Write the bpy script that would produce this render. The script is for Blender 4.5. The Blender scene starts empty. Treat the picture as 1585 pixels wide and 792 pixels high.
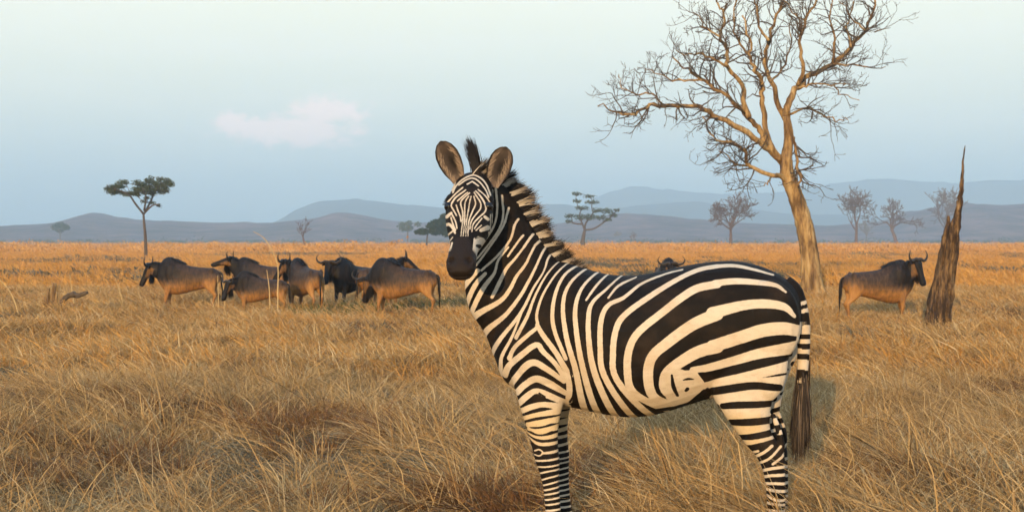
import bpy, bmesh, math, random
import numpy as np
from mathutils import Vector, Matrix

R = math.radians
F = 2400.0            # focal length in photograph pixels (1585 wide)
EYE = 1.5             # camera height
HOR = 373.0           # pixel row of the horizon
W0, H0 = 1585.0, 792.0
scene = bpy.context.scene
col = scene.collection

# ------------------------------------------------------------------ camera
cam_d = bpy.data.cameras.new('camera')
cam = bpy.data.objects.new('camera', cam_d); col.objects.link(cam)
cam.location = (0, 0, EYE); cam.rotation_euler = (R(90), 0, 0)
cam_d.sensor_width = 36.0; cam_d.lens = 36.0 * F / W0
cam_d.shift_y = (HOR - H0 / 2) / W0
cam_d.clip_start = 0.1; cam_d.clip_end = 30000
cam_d.dof.use_dof = True; cam_d.dof.focus_distance = 7.4; cam_d.dof.aperture_fstop = 11.0
scene.camera = cam

# ------------------------------------------------------------------ light
SUN_EL, SUN_AZ = 8.5, 13.0       # azimuth: degrees to the left of straight behind the camera
az = R(SUN_AZ); el = R(SUN_EL)
to_sun = Vector((-math.sin(az) * math.cos(el), -math.cos(az) * math.cos(el), math.sin(el)))
sun_d = bpy.data.lights.new('sun', 'SUN'); sun_d.energy = 5.0; sun_d.angle = R(0.6)
sun_d.color = (1.0, 0.67, 0.33)
sun = bpy.data.objects.new('sun', sun_d); col.objects.link(sun)
sun.rotation_euler = to_sun.to_track_quat('Z', 'Y').to_euler()
sun.location = (-30, -60, 40)

world = bpy.data.worlds.new('World'); scene.world = world; world.use_nodes = True
nt = world.node_tree; nt.nodes.clear()
def N(nt, t, **kw):
    n = nt.nodes.new(t)
    for k, v in kw.items(): setattr(n, k, v)
    return n
def L(nt, a, b): nt.links.new(a, b)
wo = N(nt, 'ShaderNodeOutputWorld'); bg = N(nt, 'ShaderNodeBackground'); L(nt, bg.outputs[0], wo.inputs[0])
sky = N(nt, 'ShaderNodeTexSky', sky_type='NISHITA'); sky.sun_disc = False
sky.sun_elevation = el; sky.sun_rotation = R(180 + SUN_AZ); sky.altitude = 800
sky.air_density = 1.0; sky.dust_density = 1.5; sky.ozone_density = 1.5
bg.inputs['Strength'].default_value = 0.12
tc = N(nt, 'ShaderNodeTexCoord'); sep = N(nt, 'ShaderNodeSeparateXYZ'); L(nt, tc.outputs['Generated'], sep.inputs[0])
# thin high veil over the clear sky: pale, whiter higher up, then bluer overhead (same all round the horizon)
ramp = N(nt, 'ShaderNodeValToRGB'); L(nt, sep.outputs['Z'], ramp.inputs[0])
cr = ramp.color_ramp
cr.elements[0].position = 0.0; cr.elements[0].color = (0.38, 0.52, 0.61, 1)
cr.elements[1].position = 1.0; cr.elements[1].color = (0.40, 0.64, 1.0, 1)  # blue of the unseen overhead sky, added to cool haze and shadows
for p, c in ((0.045, (0.53, 0.61, 0.65)), (0.09, (0.74, 0.75, 0.66)), (0.15, (0.90, 0.88, 0.70)), (0.22, (0.84, 0.88, 0.82)), (0.5, (0.52, 0.74, 1.0))):
    e = cr.elements.new(p); e.color = (*c, 1)
vs = N(nt, 'ShaderNodeVectorMath', operation='SCALE'); vs.inputs['Scale'].default_value = 1 / 0.12
L(nt, ramp.outputs[0], vs.inputs[0])
mixv = N(nt, 'ShaderNodeMix', data_type='RGBA'); mixv.inputs[0].default_value = 0.80
L(nt, sky.outputs[0], mixv.inputs[6]); L(nt, vs.outputs[0], mixv.inputs[7])
# soft streaky clouds and one small pink bank, by direction
mp = N(nt, 'ShaderNodeMapping'); mp.inputs['Scale'].default_value = (5, 5, 38); L(nt, tc.outputs['Generated'], mp.inputs[0])
nz = N(nt, 'ShaderNodeTexNoise'); nz.inputs['Scale'].default_value = 1.6; nz.inputs['Detail'].default_value = 5; L(nt, mp.outputs[0], nz.inputs[0])
st = N(nt, 'ShaderNodeMapRange'); st.inputs[1].default_value = 0.45; st.inputs[2].default_value = 0.75; st.inputs[4].default_value = 0.22
L(nt, nz.outputs[0], st.inputs[0])
mixs = N(nt, 'ShaderNodeMix', data_type='RGBA'); L(nt, st.outputs[0], mixs.inputs[0]); L(nt, mixv.outputs[2], mixs.inputs[6])
mixs.inputs[7].default_value = (0.82 / .12, 0.83 / .12, 0.80 / .12, 1)
def bank(px, py, rx, rz):
    d = Vector(((px - W0 / 2) / F, 1, (HOR - py) / F)).normalized()
    sub = N(nt, 'ShaderNodeVectorMath', operation='SUBTRACT'); sub.inputs[1].default_value = d; L(nt, tc.outputs['Generated'], sub.inputs[0])
    m = N(nt, 'ShaderNodeVectorMath', operation='MULTIPLY'); m.inputs[1].default_value = (F / rx, F / rx, F / rz); L(nt, sub.outputs[0], m.inputs[0])
    ln = N(nt, 'ShaderNodeVectorMath', operation='LENGTH'); L(nt, m.outputs[0], ln.inputs[0])
    return ln.outputs['Value']
def mth(op, a, b):
    n = N(nt, 'ShaderNodeMath', operation=op)
    for i, v in enumerate((a, b)):
        if isinstance(v, (int, float)): n.inputs[i].default_value = v
        else: L(nt, v, n.inputs[i])
    return n.outputs[0]
b = mth('MINIMUM', mth('MINIMUM', bank(445, 203, 125, 26), bank(505, 172, 62, 24)), bank(362, 192, 26, 22))
nz2 = N(nt, 'ShaderNodeTexNoise'); nz2.inputs['Scale'].default_value = 85; nz2.inputs['Detail'].default_value = 6; nz2.inputs['Roughness'].default_value = .6
mp2 = N(nt, 'ShaderNodeMapping'); mp2.inputs['Scale'].default_value = (1, 1, 1.8); L(nt, tc.outputs['Generated'], mp2.inputs[0]); L(nt, mp2.outputs[0], nz2.inputs[0])
b = mth('ADD', b, mth('MULTIPLY', mth('SUBTRACT', nz2.outputs[0], 0.5), 2.2))
br = N(nt, 'ShaderNodeMapRange', interpolation_type='SMOOTHSTEP'); br.inputs[1].default_value = 1.15; br.inputs[2].default_value = 0.45; br.inputs[4].default_value = 0.82
L(nt, b, br.inputs[0])
mixc = N(nt, 'ShaderNodeMix', data_type='RGBA'); L(nt, br.outputs[0], mixc.inputs[0]); L(nt, mixs.outputs[2], mixc.inputs[6])
mixc.inputs[7].default_value = (1.02 / .12, 0.82 / .12, 0.76 / .12, 1)
L(nt, mixc.outputs[2], bg.inputs[0])

vw = scene.view_settings
vw.view_transform = 'Standard'; vw.look = 'None'; vw.gamma = 1; vw.exposure = 0.54
scene.cycles.max_bounces = 4; scene.cycles.diffuse_bounces = 2; scene.cycles.volume_bounces = 2
scene.cycles.use_adaptive_sampling = True; scene.cycles.adaptive_threshold = 0.03; scene.cycles.adaptive_min_samples = 16
scene.cycles.transmission_bounces = 4; scene.cycles.transparent_max_bounces = 4
scene.cycles.caustics_reflective = False; scene.cycles.caustics_refractive = False

# ------------------------------------------------------------------ helpers
def P(px, py, Y):
    return np.array([(px - W0 / 2) / F * Y, Y, EYE - (py - HOR) / F * Y])
def gdepth(py): return EYE * F / (py - HOR)

def link(o, parent=None):
    col.objects.link(o)
    if parent is not None: o.parent = parent
    return o
def tag(o, label=None, cat=None, group=None, kind=None):
    if label: o['label'] = label
    if cat: o['category'] = cat
    if group: o['group'] = group
    if kind: o['kind'] = kind
    return o
def empty(name, loc, rz=0.0, sc=1.0):
    o = bpy.data.objects.new(name, None); col.objects.link(o)
    o.location = loc; o.rotation_euler = (0, 0, rz); o.scale = (sc,) * 3; o.empty_display_size = .2
    return o
class MB:
    """collects geometry with per-vertex float attributes"""
    def __init__(s): s.v = []; s.f = []; s.n = 0; s.at = {}
    def add(s, v, f, **at):
        v = np.asarray(v, float).reshape(-1, 3)
        s.v.append(v); s.f.extend([tuple(i + s.n for i in q) for q in f])
        for k, a in at.items():
            a = np.broadcast_to(np.asarray(a, float), (len(v),)); s.at.setdefault(k, []).append((s.n, a))
        s.n += len(v)
    def mesh(s, name, mat=None, smooth=True):
        me = bpy.data.meshes.new(name)
        V = np.concatenate(s.v) if s.v else np.zeros((0, 3))
        me.from_pydata(V.tolist(), [], s.f)
        for k, lst in s.at.items():
            arr = np.zeros(len(V), np.float32)
            for o, a in lst: arr[o:o + len(a)] = a
            me.attributes.new(k, 'FLOAT', 'POINT').data.foreach_set('value', arr)
        if mat: me.materials.append(mat)
        if smooth: me.polygons.foreach_set('use_smooth', [True] * len(me.polygons))
        me.update(); return me
    def build(s, name, mat, parent=None, smooth=True):
        return link(bpy.data.objects.new(name, s.mesh(name, mat, smooth)), parent)

def catmull(pts, k):
    pts = np.asarray(pts, float)
    if len(pts) < 3 or k <= 1:
        t = np.linspace(0, len(pts) - 1, (len(pts) - 1) * max(k, 1) + 1)
        return np.stack([np.interp(t, range(len(pts)), pts[:, j]) for j in range(pts.shape[1])], 1)
    p = np.vstack([2 * pts[0] - pts[1], pts, 2 * pts[-1] - pts[-2]])
    out = []
    for i in range(1, len(p) - 2):
        for j in range(k):
            t = j / k
            out.append(0.5 * (2 * p[i] + (p[i + 1] - p[i - 1]) * t + (2 * p[i - 1] - 5 * p[i] + 4 * p[i + 1] - p[i + 2]) * t * t
                              + (-p[i - 1] + 3 * p[i] - 3 * p[i + 1] + p[i + 2]) * t ** 3))
    out.append(pts[-1]); return np.array(out)

def tube(mb, pts, rad, sides=6, rng=None, rough=0.0, **at):
    pts = np.asarray(pts, float); n = len(pts); rad = np.broadcast_to(np.asarray(rad, float), (n,))
    tan = np.gradient(pts, axis=0); tan /= np.linalg.norm(tan, axis=1)[:, None] + 1e-9
    ref = np.array([0, 0, 1.0]) if abs(tan[0][2]) < .9 else np.array([1.0, 0, 0])
    V = []
    a = np.arange(sides) / sides * 2 * math.pi
    u = np.cross(tan[0], ref); u /= np.linalg.norm(u)
    for i in range(n):
        u = u - tan[i] * (u @ tan[i]); u /= np.linalg.norm(u) + 1e-9
        w = np.cross(tan[i], u)
        r = rad[i] * (1 + (rng.uniform(-rough, rough, sides) if rough else 0))
        V.append(pts[i] + np.outer(np.cos(a) * r, u) + np.outer(np.sin(a) * r, w))
    f = [(i * sides + j, i * sides + (j + 1) % sides, (i + 1) * sides + (j + 1) % sides, (i + 1) * sides + j)
         for i in range(n - 1) for j in range(sides)]
    f.append(tuple(range(sides))[::-1]); f.append(tuple(range((n - 1) * sides, n * sides)))
    at2 = {}
    for k, val in at.items():
        val = np.asarray(val, float)
        at2[k] = np.repeat(val, sides) if val.ndim else val
    mb.add(np.vstack(V), f, **at2)

def loft(mb, secs, k=4, sides=20, ex=2.2):
    """secs: rows (cx,cy,cz, ux,uy,uz, vx,vy,vz, u+,u-,v+,v-) ; closed ends"""
    S = catmull(np.asarray(secs, float), k); n = len(S)
    a = np.arange(sides) / sides * 2 * math.pi
    ca, sa = np.cos(a), np.sin(a)
    ca = np.sign(ca) * np.abs(ca) ** (2 / ex); sa = np.sign(sa) * np.abs(sa) ** (2 / ex)
    V = []
    for s in S:
        c, u, v = s[:3], s[3:6], s[6:9]
        u = u / np.linalg.norm(u); v = v / np.linalg.norm(v)
        V.append(c + np.outer(np.where(ca > 0, ca * s[9], ca * s[10]), u) + np.outer(np.where(sa > 0, sa * s[11], sa * s[12]), v))
    f = [(i * sides + j, i * sides + (j + 1) % sides, (i + 1) * sides + (j + 1) % sides, (i + 1) * sides + j)
         for i in range(n - 1) for j in range(sides)]
    f.append(tuple(range(sides))[::-1]); f.append(tuple(range((n - 1) * sides, n * sides)))
    mb.add(np.vstack(V), f)

def remesh(mb, voxel, it, name):
    o = bpy.data.objects.new(name + '_tmp', mb.mesh(name + '_tmp')); col.objects.link(o)
    m = o.modifiers.new('r', 'REMESH'); m.mode = 'VOXEL'; m.voxel_size = voxel; m.use_smooth_shade = True
    s = o.modifiers.new('s', 'SMOOTH'); s.factor = .5; s.iterations = it
    dg = bpy.context.evaluated_depsgraph_get(); dg.update()
    me = bpy.data.meshes.new_from_object(o.evaluated_get(dg)); me.name = name
    old = o.data; bpy.data.objects.remove(o); bpy.data.meshes.remove(old)
    return me
def coords(me):
    a = np.zeros(len(me.vertices) * 3); me.vertices.foreach_get('co', a); return a.reshape(-1, 3)
def setattr_f(me, name, arr):
    me.attributes.new(name, 'FLOAT', 'POINT').data.foreach_set('value', np.asarray(arr, np.float32))
def sstep(a, b, x):
    t = np.clip((x - a) / (b - a), 0, 1); return t * t * (3 - 2 * t)

# ------------------------------------------------------------------ materials
def mat(name):
    m = bpy.data.materials.new(name); m.use_nodes = True
    nt = m.node_tree; b = nt.nodes['Principled BSDF']; b.inputs['Roughness'].default_value = .85
    b.inputs['Specular IOR Level'].default_value = .2
    return m, nt, b
def attr(nt, name, typ='GEOMETRY'):
    n = N(nt, 'ShaderNodeAttribute', attribute_name=name); n.attribute_type = typ; return n
def ramp_n(nt, src, stops):
    r = N(nt, 'ShaderNodeValToRGB'); L(nt, src, r.inputs[0]); e = r.color_ramp.elements
    e[0].position, e[0].color = stops[0][0], (*stops[0][1], 1)
    e[1].position, e[1].color = stops[-1][0], (*stops[-1][1], 1)
    for p, c in stops[1:-1]: q = e.new(p); q.color = (*c, 1)
    return r.outputs[0]
def noise_n(nt, vec, scale, detail=4, rough=.55, stretch=None):
    if stretch:
        m = N(nt, 'ShaderNodeMapping'); m.inputs['Scale'].default_value = stretch; L(nt, vec, m.inputs[0]); vec = m.outputs[0]
    n = N(nt, 'ShaderNodeTexNoise'); n.inputs['Scale'].default_value = scale; n.inputs['Detail'].default_value = detail
    n.inputs['Roughness'].default_value = rough; L(nt, vec, n.inputs['Vector']); return n.outputs[0]
def mixc_n(nt, f, a, b, blend='MIX'):
    m = N(nt, 'ShaderNodeMix', data_type='RGBA', blend_type=blend)
    for i, v in ((0, f), (6, a), (7, b)):
        if hasattr(v, 'is_linked') or isinstance(v, bpy.types.NodeSocket): L(nt, v, m.inputs[i])
        elif isinstance(v, (int, float)): m.inputs[i].default_value = v
        else: m.inputs[i].default_value = (*v, 1)
    return m.outputs[2]
def math_n(nt, op, a, b=0.0, c=None):
    n = N(nt, 'ShaderNodeMath', operation=op)
    for i, v in enumerate((a, b) if c is None else (a, b, c)):
        if isinstance(v, (int, float)): n.inputs[i].default_value = v
        else: L(nt, v, n.inputs[i])
    return n.outputs[0]
def range_n(nt, v, a, b, c=0.0, d=1.0):
    n = N(nt, 'ShaderNodeMapRange', interpolation_type='SMOOTHSTEP'); L(nt, v, n.inputs[0])
    for i, x in enumerate((a, b, c, d)): n.inputs[i + 1].default_value = x
    return n.outputs[0]
def bump_n(nt, b, h, strength=.4, dist=.02):
    n = N(nt, 'ShaderNodeBump'); n.inputs['Strength'].default_value = strength; n.inputs['Distance'].default_value = dist
    L(nt, h, n.inputs['Height']); L(nt, n.outputs[0], b.inputs['Normal'])
def objco(nt): return N(nt, 'ShaderNodeTexCoord').outputs['Object']
def worldpos(nt): return N(nt, 'ShaderNodeNewGeometry').outputs['Position']

# dry grass blades
def grass_mat(name, stops, patch):
    m, nt, b = mat(name)
    r = attr(nt, 'r').outputs['Fac']; ti = attr(nt, 'tint', 'INSTANCER').outputs['Fac']
    wp = worldpos(nt)
    big = noise_n(nt, wp, .35, 3); mid = noise_n(nt, wp, 1.7, 3)
    v = math_n(nt, 'ADD', math_n(nt, 'MULTIPLY', r, .60), math_n(nt, 'MULTIPLY', ti, .22))
    v = math_n(nt, 'ADD', v, math_n(nt, 'MULTIPLY', math_n(nt, 'SUBTRACT', mid, .5), .55))
    v = math_n(nt, 'ADD', v, math_n(nt, 'MULTIPLY', math_n(nt, 'SUBTRACT', big, .5), .5))
    v = math_n(nt, 'ADD', v, .09)
    c = ramp_n(nt, v, stops)
    L(nt, c, b.inputs['Base Color']); b.inputs['Roughness'].default_value = .7
    tr = N(nt, 'ShaderNodeBsdfTranslucent'); L(nt, c, tr.inputs[0])
    mx = N(nt, 'ShaderNodeMixShader'); mx.inputs[0].default_value = .22
    L(nt, b.outputs[0], mx.inputs[1]); L(nt, tr.outputs[0], mx.inputs[2])
    L(nt, mx.outputs[0], nt.nodes['Material Output'].inputs[0])
    return m
M_grass = grass_mat('dry_grass', [(0.0, (.055, .036, .02)), (.2, (.18, .108, .045)), (.4, (.38, .228, .09)), (.6, (.53, .33, .13)), (.8, (.66, .455, .21)), (1.0, (.78, .62, .38))], 1)
M_far = grass_mat('golden_grass', [(0.0, (.28, .135, .035)), (.3, (.49, .235, .055)), (.55, (.62, .31, .078)), (.8, (.69, .37, .105)), (1.0, (.73, .45, .16))], 1)
M_weed = grass_mat('grey_weed', [(0.0, (.045, .042, .028)), (.4, (.11, .105, .075)), (.7, (.17, .16, .115)), (1.0, (.26, .23, .16))], 1)
M_rust = grass_mat('rust_weed', [(0.0, (.06, .03, .016)), (.4, (.18, .088, .038)), (.7, (.29, .15, .06)), (1.0, (.40, .24, .10))], 1)
M_green = grass_mat('green_grass', [(0.0, (.03, .05, .012)), (.5, (.075, .11, .03)), (1.0, (.16, .19, .06))], 1)

M_ground, nt_, b_ = mat('dry_ground')
wp = worldpos(nt_)
n1 = noise_n(nt_, wp, 3.0, 8, .65); n2 = noise_n(nt_, wp, .12, 4); n3 = noise_n(nt_, wp, .012, 5, .6, (1, .35, 1))
near = ramp_n(nt_, n1, [(.25, (.05, .032, .018)), (.5, (.12, .075, .036)), (.75, (.24, .15, .07))])
far = ramp_n(nt_, n3, [(.3, (.48, .225, .055)), (.5, (.62, .30, .075)), (.7, (.68, .36, .10))])
sp = N(nt_, 'ShaderNodeSeparateXYZ'); L(nt_, wp, sp.inputs[0])
fd = range_n(nt_, math_n(nt_, 'ADD', sp.outputs['Y'], math_n(nt_, 'MULTIPLY', n2, 40)), 60, 220)   # sward closes up beyond
L(nt_, mixc_n(nt_, fd, near, far), b_.inputs['Base Color'])
bump_n(nt_, b_, n1, .6, .05)

# ------------------------------------------------------------------ ground
def hnoise(x, y):
    return (.035 * np.sin(x * 1.3 + 1.1 * np.sin(y * .7)) + .03 * np.sin(y * 1.1 + .8 * np.sin(x * .9 + 2)) + .02 * np.sin(x * 2.7 + y * 2.1)) * sstep(80, 30, np.hypot(x, y))
g = np.linspace(-1, 1, 161); gx = np.sign(g) * (np.abs(g) ** 4.2 * 5900 + np.abs(g) * 28)
g2 = np.linspace(-1, 1, 201); gy = 14 + np.sign(g2) * (np.abs(g2) ** 4.2 * np.where(g2 > 0, 6200, 3200) + np.abs(g2) * 28)
XX, YY = np.meshgrid(gx, gy); ZZ = hnoise(XX, YY)
nx, ny = len(gx), len(gy)
gm = MB(); gm.add(np.stack([XX, YY, ZZ], -1).reshape(-1, 3), [(j * nx + i, j * nx + i + 1, (j + 1) * nx + i + 1, (j + 1) * nx + i) for j in range(ny - 1) for i in range(nx - 1)])
tag(gm.build('ground', M_ground), 'wide flat savanna plain of dry soil and straw', 'ground', kind='structure')

# ------------------------------------------------------------------ hills
def hill_mat(name, stops, sc):
    m, nt, b = mat(name)
    wp = worldpos(nt)
    v = noise_n(nt, wp, sc, 8, .7)
    v2 = noise_n(nt, wp, sc * .12, 4)
    c = ramp_n(nt, math_n(nt, 'ADD', math_n(nt, 'MULTIPLY', v, .65), math_n(nt, 'MULTIPLY', v2, .35)), stops)
    L(nt, c, b.inputs['Base Color']); b.inputs['Roughness'].default_value = 1; b.inputs['Specular IOR Level'].default_value = 0
    bump_n(nt, b, v, 1.0, 8)
    return m
M_hill = hill_mat('scrub_hill', [(.34, (.05, .034, .05)), (.5, (.15, .10, .12)), (.66, (.32, .20, .20))], .035)
M_mount = hill_mat('far_mountain', [(.3, (.07, .09, .11)), (.7, (.14, .16, .18))], .006)
def hills(name, prof, D, d0, d1, m, label, rough, seed, floor=0.0):
    rng = np.random.default_rng(seed)
    px = np.linspace(-1400, 3000, 640)
    xs = [p[0] for p in prof]; ys = [p[1] for p in prof]
    crest = np.interp(px, xs, ys)
    crest = np.convolve(np.pad(crest, 2, 'edge'), np.ones(5) / 5, 'valid')
    h = (HOR - crest) / F * D
    for oct_ in range(5):
        n = 12 * 2 ** oct_; ph = rng.normal(size=n + 2)
        h = h + rough * D / F * .55 ** oct_ * np.interp(px, np.linspace(-1400, 3000, n + 2), ph)
    h = np.maximum(h, floor) + EYE
    tcr = (D - d0) / (d1 - d0); T = np.concatenate([np.linspace(0, tcr, 16), np.linspace(tcr, 1, 11)[1:]]); mb = MB(); V = []
    jit = rng.normal(size=(26, 640))
    for _ in range(6): jit = (jit + np.roll(jit, 1, 1) + .5 * np.roll(jit, 1, 0)) / 1.7
    jit /= jit.std() * 2
    for i, t in enumerate(T):
        d = d0 + (d1 - d0) * t
        tc_ = (D - d0) / (d1 - d0)
        s = sstep(0, tc_, t) if t <= tc_ else sstep(1, tc_, t)
        x = (px - W0 / 2) / F * (D + (d - D) * .55)
        z = h * s ** .8 * (1 + .045 * jit[i] * (abs(t - tc_) > .02) * min(1, 4 * t)) - 1.0 * (s <= 0.001)
        V.append(np.stack([x, np.full_like(x, d) + 6 * jit[i] * (0 < i < 25), np.where(t in (0, 1), -.6, z)], 1))
    n = 640
    mb.add(np.vstack(V), [(i * n + j, i * n + j + 1, (i + 1) * n + j + 1, (i + 1) * n + j) for i in range(25) for j in range(n - 1)])
    tag(mb.build(name, m), label, 'hills', kind='structure')
hills('scrub_hills', [(-1400, 345), (-400, 352), (-100, 346), (0, 350), (90, 345), (112, 339), (135, 331), (150, 327), (166, 331), (195, 339), (235, 341), (320, 344), (420, 344), (490, 338), (515, 330), (535, 327), (560, 331), (600, 340), (650, 344), (760, 347), (850, 347), (910, 338), (960, 331), (1010, 333), (1090, 340), (1180, 346), (1290, 349), (1360, 344), (1400, 330), (1440, 322), (1490, 314), (1530, 320), (1585, 317), (1700, 322), (1900, 340), (3000, 345)],
      1250, 960, 1650, M_hill, 'low purple brown scrub covered hills across the plain', .9, 3, 6)
hills('blue_mountain', [(-1400, 345), (0, 365), (380, 362), (430, 344), (462, 322), (500, 311), (530, 308), (575, 310), (630, 317), (700, 323), (780, 326), (830, 318), (870, 316), (930, 326), (990, 318), (1060, 312), (1130, 318), (1200, 330), (1300, 335), (1500, 340), (1800, 330), (3000, 345)],
      2300, 1900, 2750, M_mount, 'long pale blue mountain behind the scrub hills', .6, 8)
hills('faint_mountains', [(-1400, 355), (700, 368), (850, 350), (930, 300), (985, 287), (1040, 296), (1120, 300), (1200, 297), (1270, 290), (1320, 281), (1365, 276), (1410, 280), (1470, 285), (1530, 279), (1600, 280), (1750, 300), (2200, 340), (3000, 350)],
      3150, 2880, 3650, M_mount, 'faintest far mountains almost lost in the haze', .5, 12)

# the air between
hz = MB(); bx = [-6900, 6900]; by = [-3600, 7000]; bz = [-2.0, 146.0]
hv = [(x, y, z) for z in bz for y in by for x in bx]
hz.add(hv, [(0, 2, 3, 1), (4, 5, 7, 6), (0, 1, 5, 4), (2, 6, 7, 3), (0, 4, 6, 2), (1, 3, 7, 5)])
mh = bpy.data.materials.new('haze_air'); mh.use_nodes = True; mh.node_tree.nodes.clear()
ho = N(mh.node_tree, 'ShaderNodeOutputMaterial'); hp = N(mh.node_tree, 'ShaderNodeVolumePrincipled')
hp.inputs['Density'].default_value = 5.8e-4; hp.inputs['Color'].default_value = (.58, .80, .97, 1)
hp.inputs['Anisotropy'].default_value = 0.15
L(mh.node_tree, hp.outputs[0], ho.inputs['Volume'])
tag(hz.build('haze', mh, smooth=False), 'pale blue evening haze over the plain', 'haze', kind='stuff')

# ------------------------------------------------------------------ zebra
ZY = 7.55                                        # distance of the zebra's mid body
Z_YAW = R(10)                                    # its rump is turned a little towards the camera
Z_ORG = np.array([(985 - W0 / 2) / F * ZY, ZY, 0.0])
Z_FWD = np.array([-math.cos(Z_YAW), math.sin(Z_YAW), 0.0]); Z_LEFT = np.array([-math.sin(Z_YAW), -math.cos(Z_YAW), 0.0])
Z_UP = np.array([0, 0, 1.0])
zroot = empty('zebra', Z_ORG, math.atan2(Z_FWD[1], Z_FWD[0]))
tag(zroot, 'striped zebra with a dark muzzle, head turned to face the viewer', 'zebra')
def zl(px, py, yl=0.0):
    """measured point -> zebra coordinates (forward, left, up) on the plane left = yl"""
    d = np.array([(px - W0 / 2) / F, 1.0, -(py - HOR) / F]); o = np.array([0, 0, EYE])
    t = (yl + (Z_ORG - o) @ Z_LEFT) / (d @ Z_LEFT)
    p = o + d * t - Z_ORG
    return np.array([p @ Z_FWD, yl, p[2]])
def zw(v): return np.array([v @ Z_FWD, v @ Z_LEFT, v[2]])      # world direction -> zebra coordinates
def zpt(w): w = np.asarray(w) - Z_ORG; return np.array([w @ Z_FWD, w @ Z_LEFT, w[2]])
M2 = 318.0                                        # pixels per metre at the zebra

zb = MB()
# trunk: px column, top row, bottom row, half width
torso = [(1240, 462, 505, .05), (1228, 442, 540, .13), (1205, 424, 575, .19), (1175, 411, 595, .225), (1140, 404, 608, .245), (1100, 405, 616, .262),
         (1060, 411, 628, .285), (1020, 420, 640, .305), (980, 426, 645, .31), (940, 424, 641, .30), (905, 415, 634, .28), (870, 405, 626, .25),
         (838, 408, 618, .225), (808, 428, 606, .19), (782, 452, 588, .15), (769, 485, 558, .095), (763, 505, 543, .05)]
secs = []
for px, t, bt, hw in torso:
    a, c = zl(px, t), zl(px, bt); h = (a[2] - c[2])
    m = a * .52 + c * .48
    secs.append((*m, 0, 1, 0, 0, 0, 1, hw, hw, h * .48, h * .52))
loft(zb, secs, 5, 32, 2.15)
# neck (crest is v+, throat v-), bends towards the camera as it rises
ndir = np.array([-(0.93), 0, .37])
neck = [(850, 505, 0, 112, 100, .19), (828, 470, 0, 80, 92, .165), (806, 430, .01, 62, 95, .135), (790, 398, .03, 55, 88, .115), (775, 362, .06, 50, 72, .10), (762, 330, .12, 44, 42, .09), (752, 305, .16, 34, 34, .075)]
secs = []
for i, (px, py, yl, c_, t_, hw) in enumerate(neck):
    m = zl(px, py, yl)
    f_ = i / (len(neck) - 1)
    u = np.array([.25 * f_, 1, 0]); v = np.array([-.85 + .25 * f_, -.35 * f_, .45 + .2 * f_]); v /= np.linalg.norm(v)
    u = u - v * (u @ v); u /= np.linalg.norm(u)
    secs.append((*m, *u, *v, hw, hw, c_ / M2, t_ / M2))
loft(zb, secs, 5, 28, 1.9)
crest_secs = catmull(np.array(secs), 8)
# head
HYAW, HPITCH, HLEN = R(6.5), R(43), .60
Fw = np.array([-math.sin(HYAW), -math.cos(HYAW), 0.0]); Lw = np.array([math.cos(HYAW), -math.sin(HYAW), 0.0])
roll = R(-4)
Aw = Fw * math.cos(HPITCH) - Z_UP * math.sin(HPITCH); Nw = Fw * math.sin(HPITCH) + Z_UP * math.cos(HPITCH)
HA, HN, HL = zw(Aw), zw(Nw), zw(Lw)
HO = zpt(P(733, 284, ZY - .18))
def hp_(t, l=0.0, n=0.0): return HO + HA * (t * HLEN) + HL * l + HN * n
hsec = [(-.10, .045, .02, .05), (-.04, .07, .045, .085), (.05, .092, .058, .115), (.16, .103, .068, .14), (.27, .108, .072, .15), (.36, .110, .068, .155), (.46, .102, .063, .150), (.56, .088, .059, .125),
        (.66, .068, .056, .095), (.76, .063, .054, .080), (.86, .065, .052, .074), (.93, .067, .046, .070), (.99, .058, .036, .060), (1.03, .036, .018, .036)]
loft(zb, [(*hp_(t), *HL, *HN, w, w, nf, nb) for t, w, nf, nb in hsec], 5, 32, 2.35)
for s in (-1, 1):        # brow, cheek, nostril swellings
    for (t, l, n, r, rt) in ((.275, .088, .036, .026, .045), (.34, .062, -.075, .040, .085), (.93, .042, .020, .024, .03)):
        c = hp_(t, s * l, n); loft(zb, [(*(c + HA * q * rt), *HL, *HN, *([r * max(.15, math.sqrt(1 - q * q))] * 4)) for q in (-.97, -.7, -.3, 0, .3, .7, .97)], 2, 12, 2)
# legs: px, row, half width fore-aft (px), half width lateral (m)
fore = [(838, 520, 62, .075), (838, 565, 56, .080), (838, 600, 44, .078), (837, 630, 34, .066), (839, 660, 26, .056), (843, 690, 21, .050), (847, 712, 19.5, .048), (850, 730, 16, .040), (853, 755, 13, .033), (856, 790, 12.5, .032), (858, 812, 14.5, .037), (855, 828, 14, .036), (852, 838, 17, .044), (849, 856, 21, .052)]
hind = [(1172, 500, 58, .085), (1160, 545, 63, .095), (1150, 585, 55, .090), (1150, 615, 46, .080), (1156, 642, 35, .066), (1166, 666, 27, .052), (1180, 688, 25, .045), (1192, 705, 22, .042), (1198, 728, 17, .036), (1201, 760, 15, .032), (1201, 795, 14, .032), (1200, 815, 16, .037), (1194, 830, 15, .036), (1190, 840, 18, .044), (1186, 858, 22, .052)]
for spec, yl, dx in ((fore, .125, 0), (fore, -.125, 1), (hind, .135, 0), (hind, -.135, 1)):
    secs = []
    for i, (px, py, hw, lat) in enumerate(spec):
        m = zl(px, py, .13); m[1] = yl * (1 if i > 3 else .92); m[0] -= 0.0 if yl > 0 else dx * (.045 if i <= 4 and spec is hind else .012)
        if i == len(spec) - 1: m[2] = 0.005
        secs.append((*m, 1, 0, 0, 0, 1, 0, hw / 325, hw / 325, lat, lat))
    loft(zb, secs, 4, 20, 2.1)
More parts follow.
